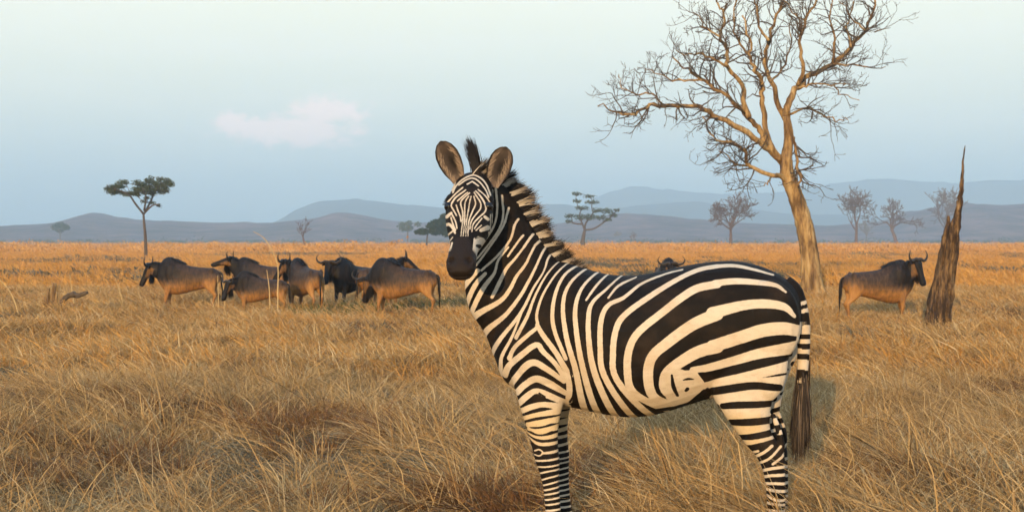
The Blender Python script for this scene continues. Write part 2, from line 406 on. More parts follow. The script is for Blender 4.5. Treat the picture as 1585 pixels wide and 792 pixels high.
# point of hock
for yl in (.135, -.135):
    a = zl(1206, 668, .13); b2 = zl(1203, 716, .13); m = zl(1209, 690, .13)
    pts = catmull(np.array([zl(1196, 640, .13), a, m, b2]), 4); pts[:, 1] = yl; pts[:, 0] -= 0 if yl > 0 else .012
    tube(zb, pts, np.linspace(.012, .022, len(pts)), 10)
# shoulder and buttock masses
for yl in (.15, -.15):
    for (px, py, rx, rz, ry) in ((838, 535, 50, 70, .085), (1190, 500, 48, 65, .09), (1186, 560, 32, 62, .07)):
        c = zl(px, py, .2); c[1] = yl
        loft(zb, [(c[0], c[1], c[2] + q * rz / M2, 1, 0, 0, 0, 1, 0, *([rx / M2 * math.sqrt(1 - q * q)] * 2), *([ry * math.sqrt(1 - q * q)] * 2)) for q in (-.97, -.75, -.4, 0, .4, .75, .97)], 2, 16, 2)
# tail dock
tailp = np.array([zl(1215, 436), zl(1228, 448), zl(1237, 470), zl(1243, 500), zl(1244, 535), zl(1242, 575), zl(1241, 600)])
tp = catmull(tailp, 5); tube(zb, tp, np.interp(np.linspace(0, 1, len(tp)), [0, .2, .5, 1], [.036, .040, .034, .024]), 12)
zme = remesh(zb, .0044, 11, 'body')
V = coords(zme)

# --- coat pattern: strokes measured along the animal, laid on in order in zebra side coordinates
TL = {1: (670, 210, 140), 2: (670, 310, 140), 3: (710, 380, 200), 4: (750, 520, 150), 5: (780, 650, 140), 6: (850, 390, 260), 7: (1030, 390, 240), 8: (1090, 590, 200), 9: (660, 200, 250)}
def topx(tile, pts):
    ox, oy, s = TL[tile]; return [(ox + x * s / 792, oy + y * s / 792) for x, y in pts]
def wpx(tile, w): return np.atleast_1d(np.asarray(w, float)) * TL[tile][2] / 792
class Coat:
    def __init__(s, Q, conv, scale):
        s.Q = Q; s.f = np.full(len(Q), .03); s.conv = conv; s.sc = scale
    def dist(s, poly, w, closed=False):
        pts = np.array([s.conv(*p) for p in poly]); w = np.interp(np.linspace(0, 1, len(pts)), np.linspace(0, 1, len(w)), w) / s.sc / 2
        c = catmull(np.column_stack([pts, w]), 5) if len(pts) > 1 else np.array([[*pts[0], w[0]]])
        lo = c[:, :2].min(0) - .05; hi = c[:, :2].max(0) + .05
        idx = np.where((s.Q > lo).all(1) & (s.Q < hi).all(1))[0]; q = s.Q[idx]
        d = np.full(len(idx), 9.0)
        if len(c) == 1: d = np.linalg.norm(q - c[0, :2], axis=1) - c[0, 2]
        for i in range(len(c) - 1):
            a, b = c[i, :2], c[i + 1, :2]; ab = b - a
            t = np.clip(((q - a) @ ab) / (ab @ ab + 1e-12), 0, 1)
            d = np.minimum(d, np.linalg.norm(q - a - t[:, None] * ab, axis=1) - (c[i, 2] + (c[i + 1, 2] - c[i, 2]) * t))
        return idx, d
    def W(s, tile, w, *pts):
        idx, d = s.dist(topx(tile, pts), wpx(tile, w)); s.f[idx] = np.minimum(s.f[idx], d)
    def K(s, tile, w, *pts):
        idx, d = s.dist(topx(tile, pts), wpx(tile, w)); s.f[idx] = np.maximum(s.f[idx], -d)
    def fill(s, tile, *pts):
        p = np.array([s.conv(*q) for q in topx(tile, pts)]); q = s.Q
        ins = np.zeros(len(q), bool); d = np.full(len(q), 9.0)
        for i in range(len(p)):
            a, b = p[i], p[(i + 1) % len(p)]
            cross = ((a[1] > q[:, 1]) != (b[1] > q[:, 1])) & (q[:, 0] < (b[0] - a[0]) * (q[:, 1] - a[1]) / (b[1] - a[1] + 1e-12) + a[0])
            ins ^= cross; ab = b - a; t = np.clip(((q - a) @ ab) / (ab @ ab), 0, 1)
            d = np.minimum(d, np.linalg.norm(q - a - t[:, None] * ab, axis=1))
        s.f = np.minimum(s.f, np.where(ins, -d, d))
def cbody(px, py):
    yl = .10 if px < 760 else .16
    if py > 640: yl = .17
    elif px > 850: yl = .24
    a = zl(px, py, yl); return a[0], a[2]
C = Coat(V[:, [0, 2]].copy(), cbody, M2 * 1.03)
W, K = C.W, C.K
# neck
W(9, 9, (345, 285), (352, 380), (335, 470), (290, 560), (230, 640)); W(9, 9, (372, 325), (376, 420), (350, 500), (280, 610), (240, 650)); W(9, 10, (400, 385), (372, 480), (312, 590), (255, 665))
W(9, 11, (440, 440), (425, 470), (405, 545), (342, 625), (280, 690)); W(9, 10, (465, 520), (450, 540), (397, 622)); W(9, 12, (505, 515), (470, 578)); W(9, 12, (545, 535), (518, 570)); W(9, 12, (590, 560), (566, 570)); W(9, 10, (330, 300), (330, 380), (318, 450), (300, 520))
W(3, [26, 36, 30], (130, 150), (80, 200), (0, 290)); W(3, [20, 30, 36], (175, 170), (110, 240), (30, 380))
W(3, [12, 14, 18, 30, 34], (300, 10), (240, 90), (215, 170), (160, 260), (60, 430)); W(3, [12, 16, 25, 22], (390, 10), (340, 80), (290, 140), (240, 240), (200, 315))
W(3, [12, 16, 22, 30, 48], (450, 0), (430, 50), (400, 120), (350, 190), (310, 270), (250, 340), (130, 410), (60, 455)); W(3, [12, 14, 22, 30, 48], (510, 0), (495, 40), (460, 140), (420, 230), (370, 320), (280, 430), (180, 510), (110, 580))
W(3, [12, 12, 20, 26, 40], (535, 60), (525, 90), (510, 170), (460, 260), (410, 370), (350, 460), (280, 540), (215, 620), (150, 720))
W(3, [10, 12, 16, 22, 26], (575, 100), (530, 190), (470, 320), (430, 430), (360, 560)); W(3, [10, 16, 26, 44], (405, 380), (380, 440), (330, 560), (260, 680), (245, 750), (215, 860))
W(3, [10, 14, 20, 26, 30], (640, 100), (570, 190), (520, 310), (490, 420), (495, 490), (440, 540), (350, 620), (310, 690))
W(3, [26, 32, 34, 40], (495, 480), (530, 540), (600, 660), (680, 800))
# trunk
W(6, [9, 16, 20, 20], (125, 50), (60, 110), (25, 200), (15, 300), (30, 380), (80, 500)); W(6, [9, 16, 22, 28, 38], (170, 60), (90, 150), (65, 250), (85, 400), (130, 570), (160, 770))
W(6, [9, 16, 24, 28, 36], (220, 80), (150, 170), (125, 270), (140, 420), (170, 580), (225, 790)); W(6, [8, 12, 10], (260, 100), (215, 160), (175, 225))
W(6, [8, 14, 22, 28, 36], (325, 110), (260, 180), (210, 230), (190, 290), (195, 430), (220, 570), (310, 800)); W(6, [7, 12, 9], (395, 122), (320, 160), (278, 215))
W(6, [6, 10, 18, 24, 26, 34], (620, 85), (540, 105), (430, 150), (350, 215), (280, 250), (250, 320), (248, 450), (265, 580), (400, 805))
W(6, [18, 20, 26, 28, 28, 34], (792, 68), (700, 85), (600, 130), (480, 205), (370, 285), (325, 350), (308, 470), (325, 600), (490, 800)); W(7, [18, 15, 8], (250, 74), (350, 72), (450, 92), (550, 120))
W(6, [36, 36, 34, 34, 36, 34], (792, 152), (700, 170), (630, 210), (540, 280), (430, 370), (385, 450), (375, 560), (400, 660), (540, 755)); W(7, [32, 30, 24, 10], (250, 160), (350, 150), (450, 155), (560, 170), (615, 205))
W(6, [58, 50, 46, 46, 40], (792, 292), (680, 340), (560, 425), (490, 490), (470, 580), (490, 680), (575, 735)); W(7, [60, 48, 44, 36, 16], (240, 310), (400, 272), (520, 265), (610, 282), (660, 330))
W(6, [60, 52, 44, 34], (792, 445), (700, 470), (600, 530), (550, 580), (545, 650), (600, 705)); W(7, [62, 64, 66, 56], (240, 480), (400, 430), (500, 400), (600, 390), (680, 405))
W(7, [30, 42, 48, 66], (140, 600), (220, 590), (350, 555), (500, 515), (670, 490)); W(7, [36, 46, 46, 66], (200, 690), (280, 668), (400, 640), (570, 600), (650, 590)); W(7, 48, (240, 765), (400, 735), (600, 725))
C.fill(6, (545, 580), (600, 540), (640, 556), (690, 556), (742, 636), (645, 722), (580, 738), (548, 690))
K(6, [10, 20, 14], (580, 578), (586, 635), (602, 680)); K(6, [5, 12, 5], (632, 603), (655, 598), (680, 600)); K(6, [14, 18], (642, 656), (650, 648)); K(6, 22, (500, 758), (640, 735), (745, 655))
C.fill(7, (690, 360), (740, 380), (790, 500), (790, 650), (760, 830), (585, 830), (605, 720), (640, 600), (665, 470))
K(7, 30, (655, 600)); K(7, 22, (690, 495), (720, 490)); K(7, 16, (590, 755), (650, 712)); K(7, 24, (690, 600), (720, 590))
# hind leg
C.fill(8, (0, 10), (600, -40), (600, 350), (440, 350), (230, 400), (60, 110))
K(8, [50, 50, 48, 44], (45, 70), (150, 50), (300, 30), (460, 45)); K(8, [38, 44, 40], (110, 160), (200, 150), (425, 146)); K(8, [40, 46, 44], (165, 250), (280, 245), (400, 238)); K(8, [32, 40, 40], (205, 345), (300, 335), (440, 310))
K(8, 30, (420, 215), (620, 185)); K(8, 34, (430, 290), (620, 258)); K(8, 28, (450, 345), (620, 325)); K(8, [20, 28, 24], (240, 410), (330, 412), (405, 375)); K(8, 16, (470, 120), (540, 80))
for w, *p in ((16, (290, 440), (330, 425)), (18, (300, 470), (370, 430), (415, 395)), (15, (320, 510), (400, 470), (470, 400)), (15, (420, 505), (470, 470), (515, 430), (620, 395)), (15, (520, 485), (620, 455)), (18, (340, 555), (430, 530), (620, 520)), (18, (355, 590), (430, 575), (620, 580)),
              (17, (370, 628), (440, 625), (540, 635)), (18, (380, 662), (450, 672), (540, 680)), (16, (385, 700), (450, 730), (540, 725)), (16, (375, 745), (450, 755), (540, 765)), (16, (375, 790), (540, 800)), (16, (375, 830), (540, 835)), (16, (375, 870), (540, 872)), (18, (375, 905), (540, 905))):
    W(8, w, *p)
# fore leg
W(4, [62, 52, 48, 42, 40, 46], (150, 320), (200, 240), (300, 160), (440, 62), (500, 120), (580, 230), (650, 340)); W(4, [58, 52, 58, 54, 50, 42], (195, 410), (280, 310), (360, 230), (430, 207), (510, 250), (640, 370))
W(4, [54, 52, 58, 62, 50], (262, 460), (340, 390), (430, 342), (520, 372), (640, 470)); W(4, [52, 52, 44, 54, 46], (280, 548), (360, 480), (430, 442), (510, 470), (640, 560)); K(4, 16, (455, 460), (500, 490)); W(4, [46, 48, 46, 60], (290, 615), (400, 570), (500, 555), (640, 600))
W(4, [36, 38, 60], (310, 675), (430, 640), (640, 620)); W(4, [34, 36, 60], (345, 722), (450, 700), (640, 680)); W(4, [24, 26, 60], (350, 760), (450, 766), (640, 740))
W(4, [50, 66, 60], (685, 300), (690, 450), (665, 540)); K(4, [14, 18, 22], (700, 270), (720, 400), (708, 500), (672, 555))
for w, *p in ((18, (210, 50), (330, 40), (450, 5)), ([14, 22, 36, 40], (190, 50), (260, 95), (340, 105), (450, 60), (520, 50)), ([14, 24, 34, 40], (200, 112), (280, 145), (380, 150), (530, 115)), ([14, 28, 30, 24], (210, 150), (290, 200), (380, 208), (530, 190)),
              (12, (265, 268), (310, 255), (342, 282), (310, 310), (262, 302)), ([18, 24, 22], (340, 287), (420, 280), (530, 258)), (18, (270, 357), (380, 350), (540, 330)), (15, (285, 412), (400, 405), (540, 385)), (15, (300, 472), (380, 450), (540, 425)), (15, (320, 530), (400, 503), (540, 475)),
              (15, (340, 575), (430, 550), (540, 525)), (16, (340, 620), (540, 575)), (16, (340, 660), (540, 625)), (16, (340, 705), (540, 675)), (16, (340, 750), (540, 725)), (18, (340, 800), (540, 780)), (18, (340, 850), (540, 835)), (18, (340, 900), (540, 890))):
    W(5, w, *p)
fb = C.f
# tail rings
ts = np.linspace(0, 1, len(tp))
dt = np.linalg.norm(V[:, None, [0, 2]] - tp[None, :, [0, 2]], axis=2); ti_ = dt.argmin(1); dmin = dt.min(1)
ontail = (V[:, 0] < tp[8, 0] + .03) & (dmin < .045) & (np.abs(V[:, 1]) < .045) & (ts[ti_] > .28)
ring = (np.sin(ts[ti_] * 68 + 25 * V[:, 1] + 2.0 * np.sin(ts[ti_] * 19)) + .15) * .008
fb = np.where(ontail, ring, fb)
# head, laid on along the level direction the face looks
rel = V - HO
ht = (rel @ HA) / HLEN; hl_ = rel @ HL; hn_ = rel @ HN
ishead = (ht > -.16) & (ht < 1.1) & (np.abs(hl_) < .14) & (hn_ > -.165 + .06 * sstep(.35, 0.0, ht) + .03 * sstep(.2, -.1, ht)) & (hn_ < .15)
def chead(px, py):
    a = P(px, py, ZY - .42); return a[0], a[2]
Vw = Z_ORG + np.outer(V[:, 0], Z_FWD) + np.outer(V[:, 1], Z_LEFT) + np.outer(V[:, 2], Z_UP)
# coordinates seen from the head's own front (level), shared depth plane
persp = (ZY - .42) / Vw[:, 1]
H = Coat(np.column_stack([Vw[:, 0] * persp, EYE + (Vw[:, 2] - EYE) * persp]), chead, M2 * 1.06)
TL[10] = (680, 300, 60); TL[11] = (680, 355, 85)
HW, HK = H.W, H.K
for w, *p in ((28, (480, -130), (330, 0), (160, 180)), ([28, 34, 34, 26], (540, -80), (430, 0), (330, 80), (280, 150), (240, 230), (290, 330), (350, 440)), (26, (580, -30), (500, 30), (370, 145)), (26, (345, 230), (380, 340), (430, 470), (440, 560)),
              ([26, 28, 26, 18], (620, -20), (560, 30), (450, 140), (440, 230), (470, 340), (480, 470), (470, 600), (440, 860)), ([24, 26, 24, 18], (600, 50), (540, 140), (520, 240), (520, 400), (515, 560), (490, 860)), ([24, 24, 22, 18], (650, 50), (625, 150), (600, 300), (570, 470), (548, 620), (540, 860)),
              ([24, 28, 26, 18], (705, 50), (740, 200), (690, 330), (620, 500), (592, 640), (585, 860)), ([24, 28, 26, 20], (710, -30), (750, 30), (840, 180), (840, 300), (740, 430), (655, 560), (625, 720)), ([26, 34, 34, 28, 20], (740, -60), (800, 0), (890, 120), (950, 260), (930, 370), (800, 490), (690, 620), (665, 770)),
              (24, (790, -90), (900, 0), (1000, 120), (1060, 240), (1090, 275)), (24, (870, 500), (760, 640), (715, 710)), (24, (860, 640), (750, 745)), (28, (260, 420), (330, 560), (360, 700)), (28, (235, 480), (280, 620), (330, 740)), ([70, 50], (150, 470), (245, 390)),
              ([60, 58, 40], (105, 650), (200, 622), (280, 700), (320, 800)), (60, (930, 470), (1000, 520)), ([70, 100], (850, 745), (990, 690)), (14, (1045, 420), (1045, 800)), (14, (1080, 400), (1082, 800)), (13, (1115, 420), (1120, 800)), (14, (1152, 400), (1155, 780)), (12, (1188, 450), (1190, 760)), (24, (1225, 0), (1240, 300))):
    HW(10, w, *p)
HK(10, 64, (950, 595)); HK(10, 66, (985, 410)); HK(10, 40, (180, 300))
H.W(1, 13, (175, 500), (200, 445), (262, 382), (350, 345), (420, 372), (470, 430), (505, 520)); H.W(1, 12, (228, 432), (290, 388), (350, 372), (405, 402), (460, 470), (490, 540))
H.W(1, 12, (345, 400), (300, 425)); H.W(1, 12, (345, 400), (400, 440)); H.W(1, [30, 40], (190, 380), (170, 470)); H.W(1, [50, 40, 20], (520, 380), (560, 470), (540, 560))
H.fill(11, (495, 130), (560, 100), (660, 130), (700, 250), (560, 430), (480, 300))
HK(11, 16, (520, 130), (620, 108), (685, 180), (675, 280), (590, 385)); HK(11, [44, 60], (545, 235), (580, 245)); HK(11, 20, (560, 70), (640, 75), (690, 50))
for w, *p in ((18, (60, -10), (68, 200), (108, 340)), (24, (200, 20), (120, 90), (108, 180), (128, 290)), (26, (185, 195), (150, 305)), (14, (195, 110), (150, 165)), (24, (720, 40), (722, 250), (640, 420), (530, 500)), (14, (780, 30), (790, 200), (680, 430), (540, 545)), (12, (755, 0), (757, 240), (660, 430)), (14, (820, 60), (760, 330), (620, 520))):
    HW(11, w, *p)
fh = H.f
H.f = np.full(len(V), .05); H.fill(11, (225, 120), (310, 105), (400, 110), (450, 150), (480, 300), (520, 400), (500, 560), (420, 720), (300, 800), (150, 700), (60, 520), (60, 420), (110, 370), (160, 310), (205, 220))
mzd = H.f
stripe = np.where(ishead, fh, fb)
muz = np.maximum(sstep(.004, -.006, mzd) * (ht > .5), sstep(.80, .86, ht)) * ishead
hoof = sstep(.075, .065, V[:, 2])
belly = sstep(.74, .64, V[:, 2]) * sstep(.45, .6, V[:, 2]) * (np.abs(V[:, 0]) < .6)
# mouth line and nostrils pressed in
lip = np.exp(-((hn_ + .022 - .10 * np.clip(ht - .97, -.2, .1)) / .0045) ** 2) * sstep(.80, .88, ht)
V += np.outer(lip * .006 * ishead, -HA * .6) - (np.sign(hl_) * lip * .004 * ishead)[:, None] * HL
for s in (-1, 1):
    d = np.linalg.norm(rel - (HA * .945 * HLEN + HL * s * .040 + HN * .040), axis=1)
    V -= np.outer(.024 * np.exp(-(d / .016) ** 2), HN * .8 + HA * .6)
zme.vertices.foreach_set('co', V.reshape(-1))
setattr_f(zme, 'stripe', stripe); setattr_f(zme, 'muzzle', np.maximum(muz, hoof)); setattr_f(zme, 'belly', belly); setattr_f(zme, 'facefront', muz)
zme.polygons.foreach_set('use_smooth', [True] * len(zme.polygons))

M_coat, nt_, b_ = mat('zebra_coat')
oc = objco(nt_)
wob = noise_n(nt_, oc, 45, 3); hair = noise_n(nt_, oc, 260, 3, .6, (1, 1, .25)); dirt = noise_n(nt_, oc, 7, 5, .6)
d = math_n(nt_, 'ADD', attr(nt_, 'stripe').outputs['Fac'], math_n(nt_, 'MULTIPLY', math_n(nt_, 'SUBTRACT', wob, .5), .0025))
d = math_n(nt_, 'ADD', d, math_n(nt_, 'MULTIPLY', math_n(nt_, 'SUBTRACT', hair, .5), .004))
isb = range_n(nt_, d, -.0015, .0015)
wh = mixc_n(nt_, range_n(nt_, dirt, .42, .75, 0, .55), (.66, .555, .42), (.50, .36, .21))
streak = noise_n(nt_, oc, 60, 4, .65, (.35, 1, 1))
wh = mixc_n(nt_, range_n(nt_, streak, .45, .8, 0, .45), wh, (.42, .30, .19))
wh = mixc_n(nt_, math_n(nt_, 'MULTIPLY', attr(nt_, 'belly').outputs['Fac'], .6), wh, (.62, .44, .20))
bk = mixc_n(nt_, range_n(nt_, dirt, .4, .8), (.009, .007, .006), (.030, .019, .012))
c = mixc_n(nt_, isb, wh, bk)
c = mixc_n(nt_, attr(nt_, 'muzzle').outputs['Fac'], c, mixc_n(nt_, hair, (.010, .008, .008), (.034, .024, .019)))
L(nt_, c, b_.inputs['Base Color']); b_.inputs['Roughness'].default_value = .62; b_.inputs['Specular IOR Level'].default_value = .10
bump_n(nt_, b_, math_n(nt_, 'ADD', hair, math_n(nt_, 'MULTIPLY', dirt, 1.5)), .35, .006)
zme.materials.clear(); zme.materials.append(M_coat)
link(bpy.data.objects.new('body', zme), zroot)

M_hair, nt_, b_ = mat('zebra_hair')
tone = attr(nt_, 'tone').outputs['Fac']
L(nt_, ramp_n(nt_, tone, [(0, (.010, .008, .008)), (.3, (.03, .02, .015)), (.6, (.22, .16, .11)), (1, (.72, .64, .52))]), b_.inputs['Base Color'])
b_.inputs['Roughness'].default_value = .5
def strand(mb, p0, d, length, width, side, bend, tone, n=4):
    """tapered hair ribbon with a ridge: p0 root, d direction, bend added along the length"""
    t = np.linspace(0, 1, n)[:, None]
    c = p0 + d * t * length + bend * (t ** 2) * length
    w = width * (1 - t ** 1.5 * .92)
    nrm = np.cross(d, side); nrm /= np.linalg.norm(nrm) + 1e-9
    v = np.stack([c - side * w, c + nrm * w * .7, c + side * w], 1).reshape(-1, 3)
    f = []
    for i in range(n - 1):
        a = i * 3
        f += [(a, a + 1, a + 4, a + 3), (a + 1, a + 2, a + 5, a + 4)]
    mb.add(v, f, tone=np.repeat(np.interp(np.linspace(0, 1, n), np.linspace(0, 1, len(tone)), tone), 3))
rng = np.random.default_rng(5)
mane = MB()
cp = crest_secs[:, :3] + crest_secs[:, 6:9] / np.linalg.norm(crest_secs[:, 6:9], axis=1)[:, None] * (crest_secs[:, 11:12] - .012)
start = int(len(cp) * .10)
poll = hp_(-.04, 0, .035)
path = np.vstack([cp[start:-2], poll[None]])
path = catmull(path, 1)
seg = np.concatenate([[0], np.cumsum(np.linalg.norm(np.diff(path, axis=0), axis=1))]); tot = seg[-1]
q = 0
for k in range(4200):
    s = rng.uniform(0, 1); p = np.array([np.interp(s * tot, seg, path[:, j]) for j in range(3)])
    tn = np.array([np.interp(min(s * tot + .02, tot), seg, path[:, j]) - np.interp(max(s * tot - .02, 0), seg, path[:, j]) for j in range(3)]); tn /= np.linalg.norm(tn)
    up = np.array([-.70, -.1, .72]) if s < .85 else np.array([-.55, 0, .85])
    up = up - tn * (up @ tn) * .6; up /= np.linalg.norm(up)
    clump = math.sin(s * 60 + 1.7 * math.sin(s * 23))
    ln = np.interp(s, [0, .06, .2, .6, .9, 1], [.02, .06, .085, .095, .09, .085]) * (1 + .12 * clump) * rng.uniform(.8, 1.08)
    dirv = up + tn * (-.30 + .10 * clump) + rng.normal(0, .06, 3); dirv /= np.linalg.norm(dirv)
    p = p + np.array([0, 1, 0]) * rng.normal(0, .011)
    st_ = math.sin(s * tot * 2 * math.pi / .062 + .6) + .25 * rng.normal()
    base = .85 if st_ > .15 else .05
    tt = np.array([base, base, base * .9, base * .7 if rng.random() < .6 else .1])
    side = np.cross(dirv, np.array([0, 1, 0])); side /= np.linalg.norm(side)
    strand(mane, p, dirv, ln, rng.uniform(.0016, .003), side, rng.normal(0, .10, 3) - tn * .08, tt)
# forelock tuft between the ears
for k in range(800):
    p = hp_(rng.uniform(-.13, .0), .018 + rng.normal(0, .008), .035 + rng.normal(0, .005))
    dirv = zw(np.array([-.10, .25, 1.0])) + rng.normal(0, .04, 3); dirv /= np.linalg.norm(dirv)
    side = zw(np.array([1.0, 0, 0])); 
    strand(mane, p, dirv, rng.uniform(.07, .165), rng.uniform(.0016, .003), side, zw(np.array([-.20, 0, 0.0])) + rng.normal(0, .04, 3), np.array([.35, .2, .05, .05]) if rng.random() < .35 else np.full(4, .04))
mane.build('mane', M_hair, zroot)
# tail tuft
tuft = MB()
for k in range(1700):
    s = rng.uniform(.78, 1.0); i = int(s * (len(tp) - 1)); p = tp[i] + rng.normal(0, .008, 3)
    a = rng.uniform(0, 2 * math.pi); spread = rng.uniform(0, .34)
    dirv = np.array([math.cos(a) * spread + .02, math.sin(a) * spread, -1.0])
    end = rng.uniform(.24, .36) + (s - .78) * .12
    strand(tuft, p, dirv, end, rng.uniform(.002, .0038), np.array([math.sin(a), -math.cos(a), 0]), np.array([.02 - math.cos(a) * spread * .62, -math.sin(a) * spread * .62, 0]) + rng.normal(0, .02, 3),
           np.array([.4, .2, .1, .3]) if rng.random() < .7 else np.array([.62, .5, .42, .42]), 5)
tuft.build('tail_tuft', M_hair, zroot)
# eyes
M_eye, nt_, b_ = mat('eye'); b_.inputs['Base Color'].default_value = (.006, .004, .003, 1); b_.inputs['Roughness'].default_value = .12; b_.inputs['Specular IOR Level'].default_value = .5
for s in (-1, 1):
    eb = MB(); c = hp_(.335, s * .091, .032)
    loft(eb, [(*(c + HA * qq * .024), *HL, *HN, *([.024 * math.sqrt(1 - qq * qq)] * 4)) for qq in (-.98, -.8, -.5, 0, .5, .8, .98)], 2, 14, 2)
    eye_o = eb.build('eye', M_eye, zroot)
    lash = MB()
    for k in range(40):
        a_ = rng.uniform(-1, 1)
        strand(lash, hp_(.305 + .03 * abs(a_) * .5, s * (.094 + .004 * a_), .046) + HA * a_ * .014, HL * s * .9 + HN * .45 - HA * .1 + HA * a_ * .4, .026, .0016, HA, np.zeros(3) - HN * .2, np.full(4, .03))
    lash.build('eyelashes', M_hair, eye_o)
# ears: cupped leaves with thickness
M_ear, nt_, b_ = mat('zebra_ear')
tone = attr(nt_, 'tone').outputs['Fac']; oc = objco(nt_)
en = noise_n(nt_, oc, 90, 4, .6)
L(nt_, ramp_n(nt_, math_n(nt_, 'ADD', tone, math_n(nt_, 'MULTIPLY', math_n(nt_, 'SUBTRACT', en, .5), .25)), [(0, (.012, .009, .008)), (.3, (.065, .048, .038)), (.55, (.165, .12, .09)), (.8, (.38, .29, .21)), (1, (.66, .55, .42))]), b_.inputs['Base Color'])
def ear(base_px, tip_px, ybase, ytip, wid, face):
    a = zpt(P(*base_px, ZY - ybase)); t = zpt(P(*tip_px, ZY - ytip)); ax = t - a; ln = np.linalg.norm(ax); ax /= ln
    fc = zw(np.array(face)); fc = fc - ax * (fc @ ax); fc /= np.linalg.norm(fc); sd = np.cross(ax, fc)
    nu, nv = 21, 20; mb = MB(); layers = []
    for off in (0, -.006):
        Vv = []; tn = []
        for j in range(nv):
            v = j / (nv - 1)
            w = wid * np.interp(v, [0, .12, .3, .5, .7, .85, .95, 1], [.50, .62, .88, 1.0, .97, .76, .44, .05])
            cup = np.interp(v, [0, .3, .7, 1], [1.5, 1.25, .95, .5])
            for i in range(nu):
                u = -1 + 2 * i / (nu - 1); an = u * cup
                x = w * math.sin(an) / math.sin(min(cup, 1.57)) ; z = -w * (math.cos(an) - math.cos(cup)) * .75
                Vv.append(a + ax * (v * ln) + sd * x + fc * (z + off * (1 - abs(u) ** 6)) + fc * .02 * v)
                rim = max(sstep(.74, .90, abs(u)) * sstep(.12, .3, v), sstep(.93, .97, v))
                if off == 0:
                    tone_ = .33 + .14 * (abs(u) > .45) - .34 * math.exp(-((u - .1) ** 2 / .10 + (v - .5) ** 2 / .06)) + .2 * sstep(.35, 0, v)
                else:
                    tone_ = .95 if (v < .35 or .55 < v < .8) else .02
                tn.append(tone_ * (1 - rim) + .02 * rim)
        layers.append((np.array(Vv), np.array(tn)))
    fs = [(j * nu + i, j * nu + i + 1, (j + 1) * nu + i + 1, (j + 1) * nu + i) for j in range(nv - 1) for i in range(nu - 1)]
    n0 = nu * nv
    fs2 = [(d_ + n0, c_ + n0, b2 + n0, a_ + n0) for a_, b2, c_, d_ in fs]
    bd = [(j * nu, (j + 1) * nu, (j + 1) * nu + n0, j * nu + n0) for j in range(nv - 1)] + [(j * nu + nu - 1 + n0, (j + 1) * nu + nu - 1 + n0, (j + 1) * nu + nu - 1, j * nu + nu - 1) for j in range(nv - 1)]
    bd += [((nv - 1) * nu + i, (nv - 1) * nu + i + 1, (nv - 1) * nu + i + 1 + n0, (nv - 1) * nu + i + n0) for i in range(nu - 1)]
    mb.add(np.vstack([layers[0][0], layers[1][0]]), fs + fs2 + bd, tone=np.concatenate([layers[0][1], layers[1][1]]))
    # pale hair inside the cup
    for k in range(160):
        u = rng.choice([-1, 1]) * rng.uniform(.45, .8); v = rng.uniform(.05, .75); i = int((u + 1) / 2 * (nu - 1)); j = int(v * (nv - 1))
        strand(mb, layers[0][0][j * nu + i], ax * .7 - sd * np.sign(u) * .35 + fc * .25 + rng.normal(0, .1, 3), rng.uniform(.02, .04), .0012, sd, np.zeros(3), np.full(4, .8))
    mb.build('ear', M_ear, zroot)
ear((712, 283), (683, 219), .20, .18, .058, (-.25, -1, .1))
ear((762, 288), (783, 228), .20, .18, .058, (.12, -1, .1))

# ------------------------------------------------------------------ wildebeest
M_gnu, nt_, b_ = mat('wildebeest_coat')
oc = objco(nt_); gn = noise_n(nt_, oc, 13, 5, .65, (1.6, 1, .5)); gh = noise_n(nt_, oc, 120, 3, .6, (1, 1, .3))
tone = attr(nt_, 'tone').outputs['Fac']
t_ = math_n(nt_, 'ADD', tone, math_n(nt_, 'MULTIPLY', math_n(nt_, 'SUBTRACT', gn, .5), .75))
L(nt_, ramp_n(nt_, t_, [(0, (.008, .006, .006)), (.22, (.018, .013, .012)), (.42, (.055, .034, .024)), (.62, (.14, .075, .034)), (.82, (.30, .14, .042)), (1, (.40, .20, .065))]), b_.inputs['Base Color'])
b_.inputs['Roughness'].default_value = .6; bump_n(nt_, b_, gh, .3, .01)
M_horn, nt_, b_ = mat('horn'); b_.inputs['Base Color'].default_value = (.035, .028, .024, 1); b_.inputs['Roughness'].default_value = .45
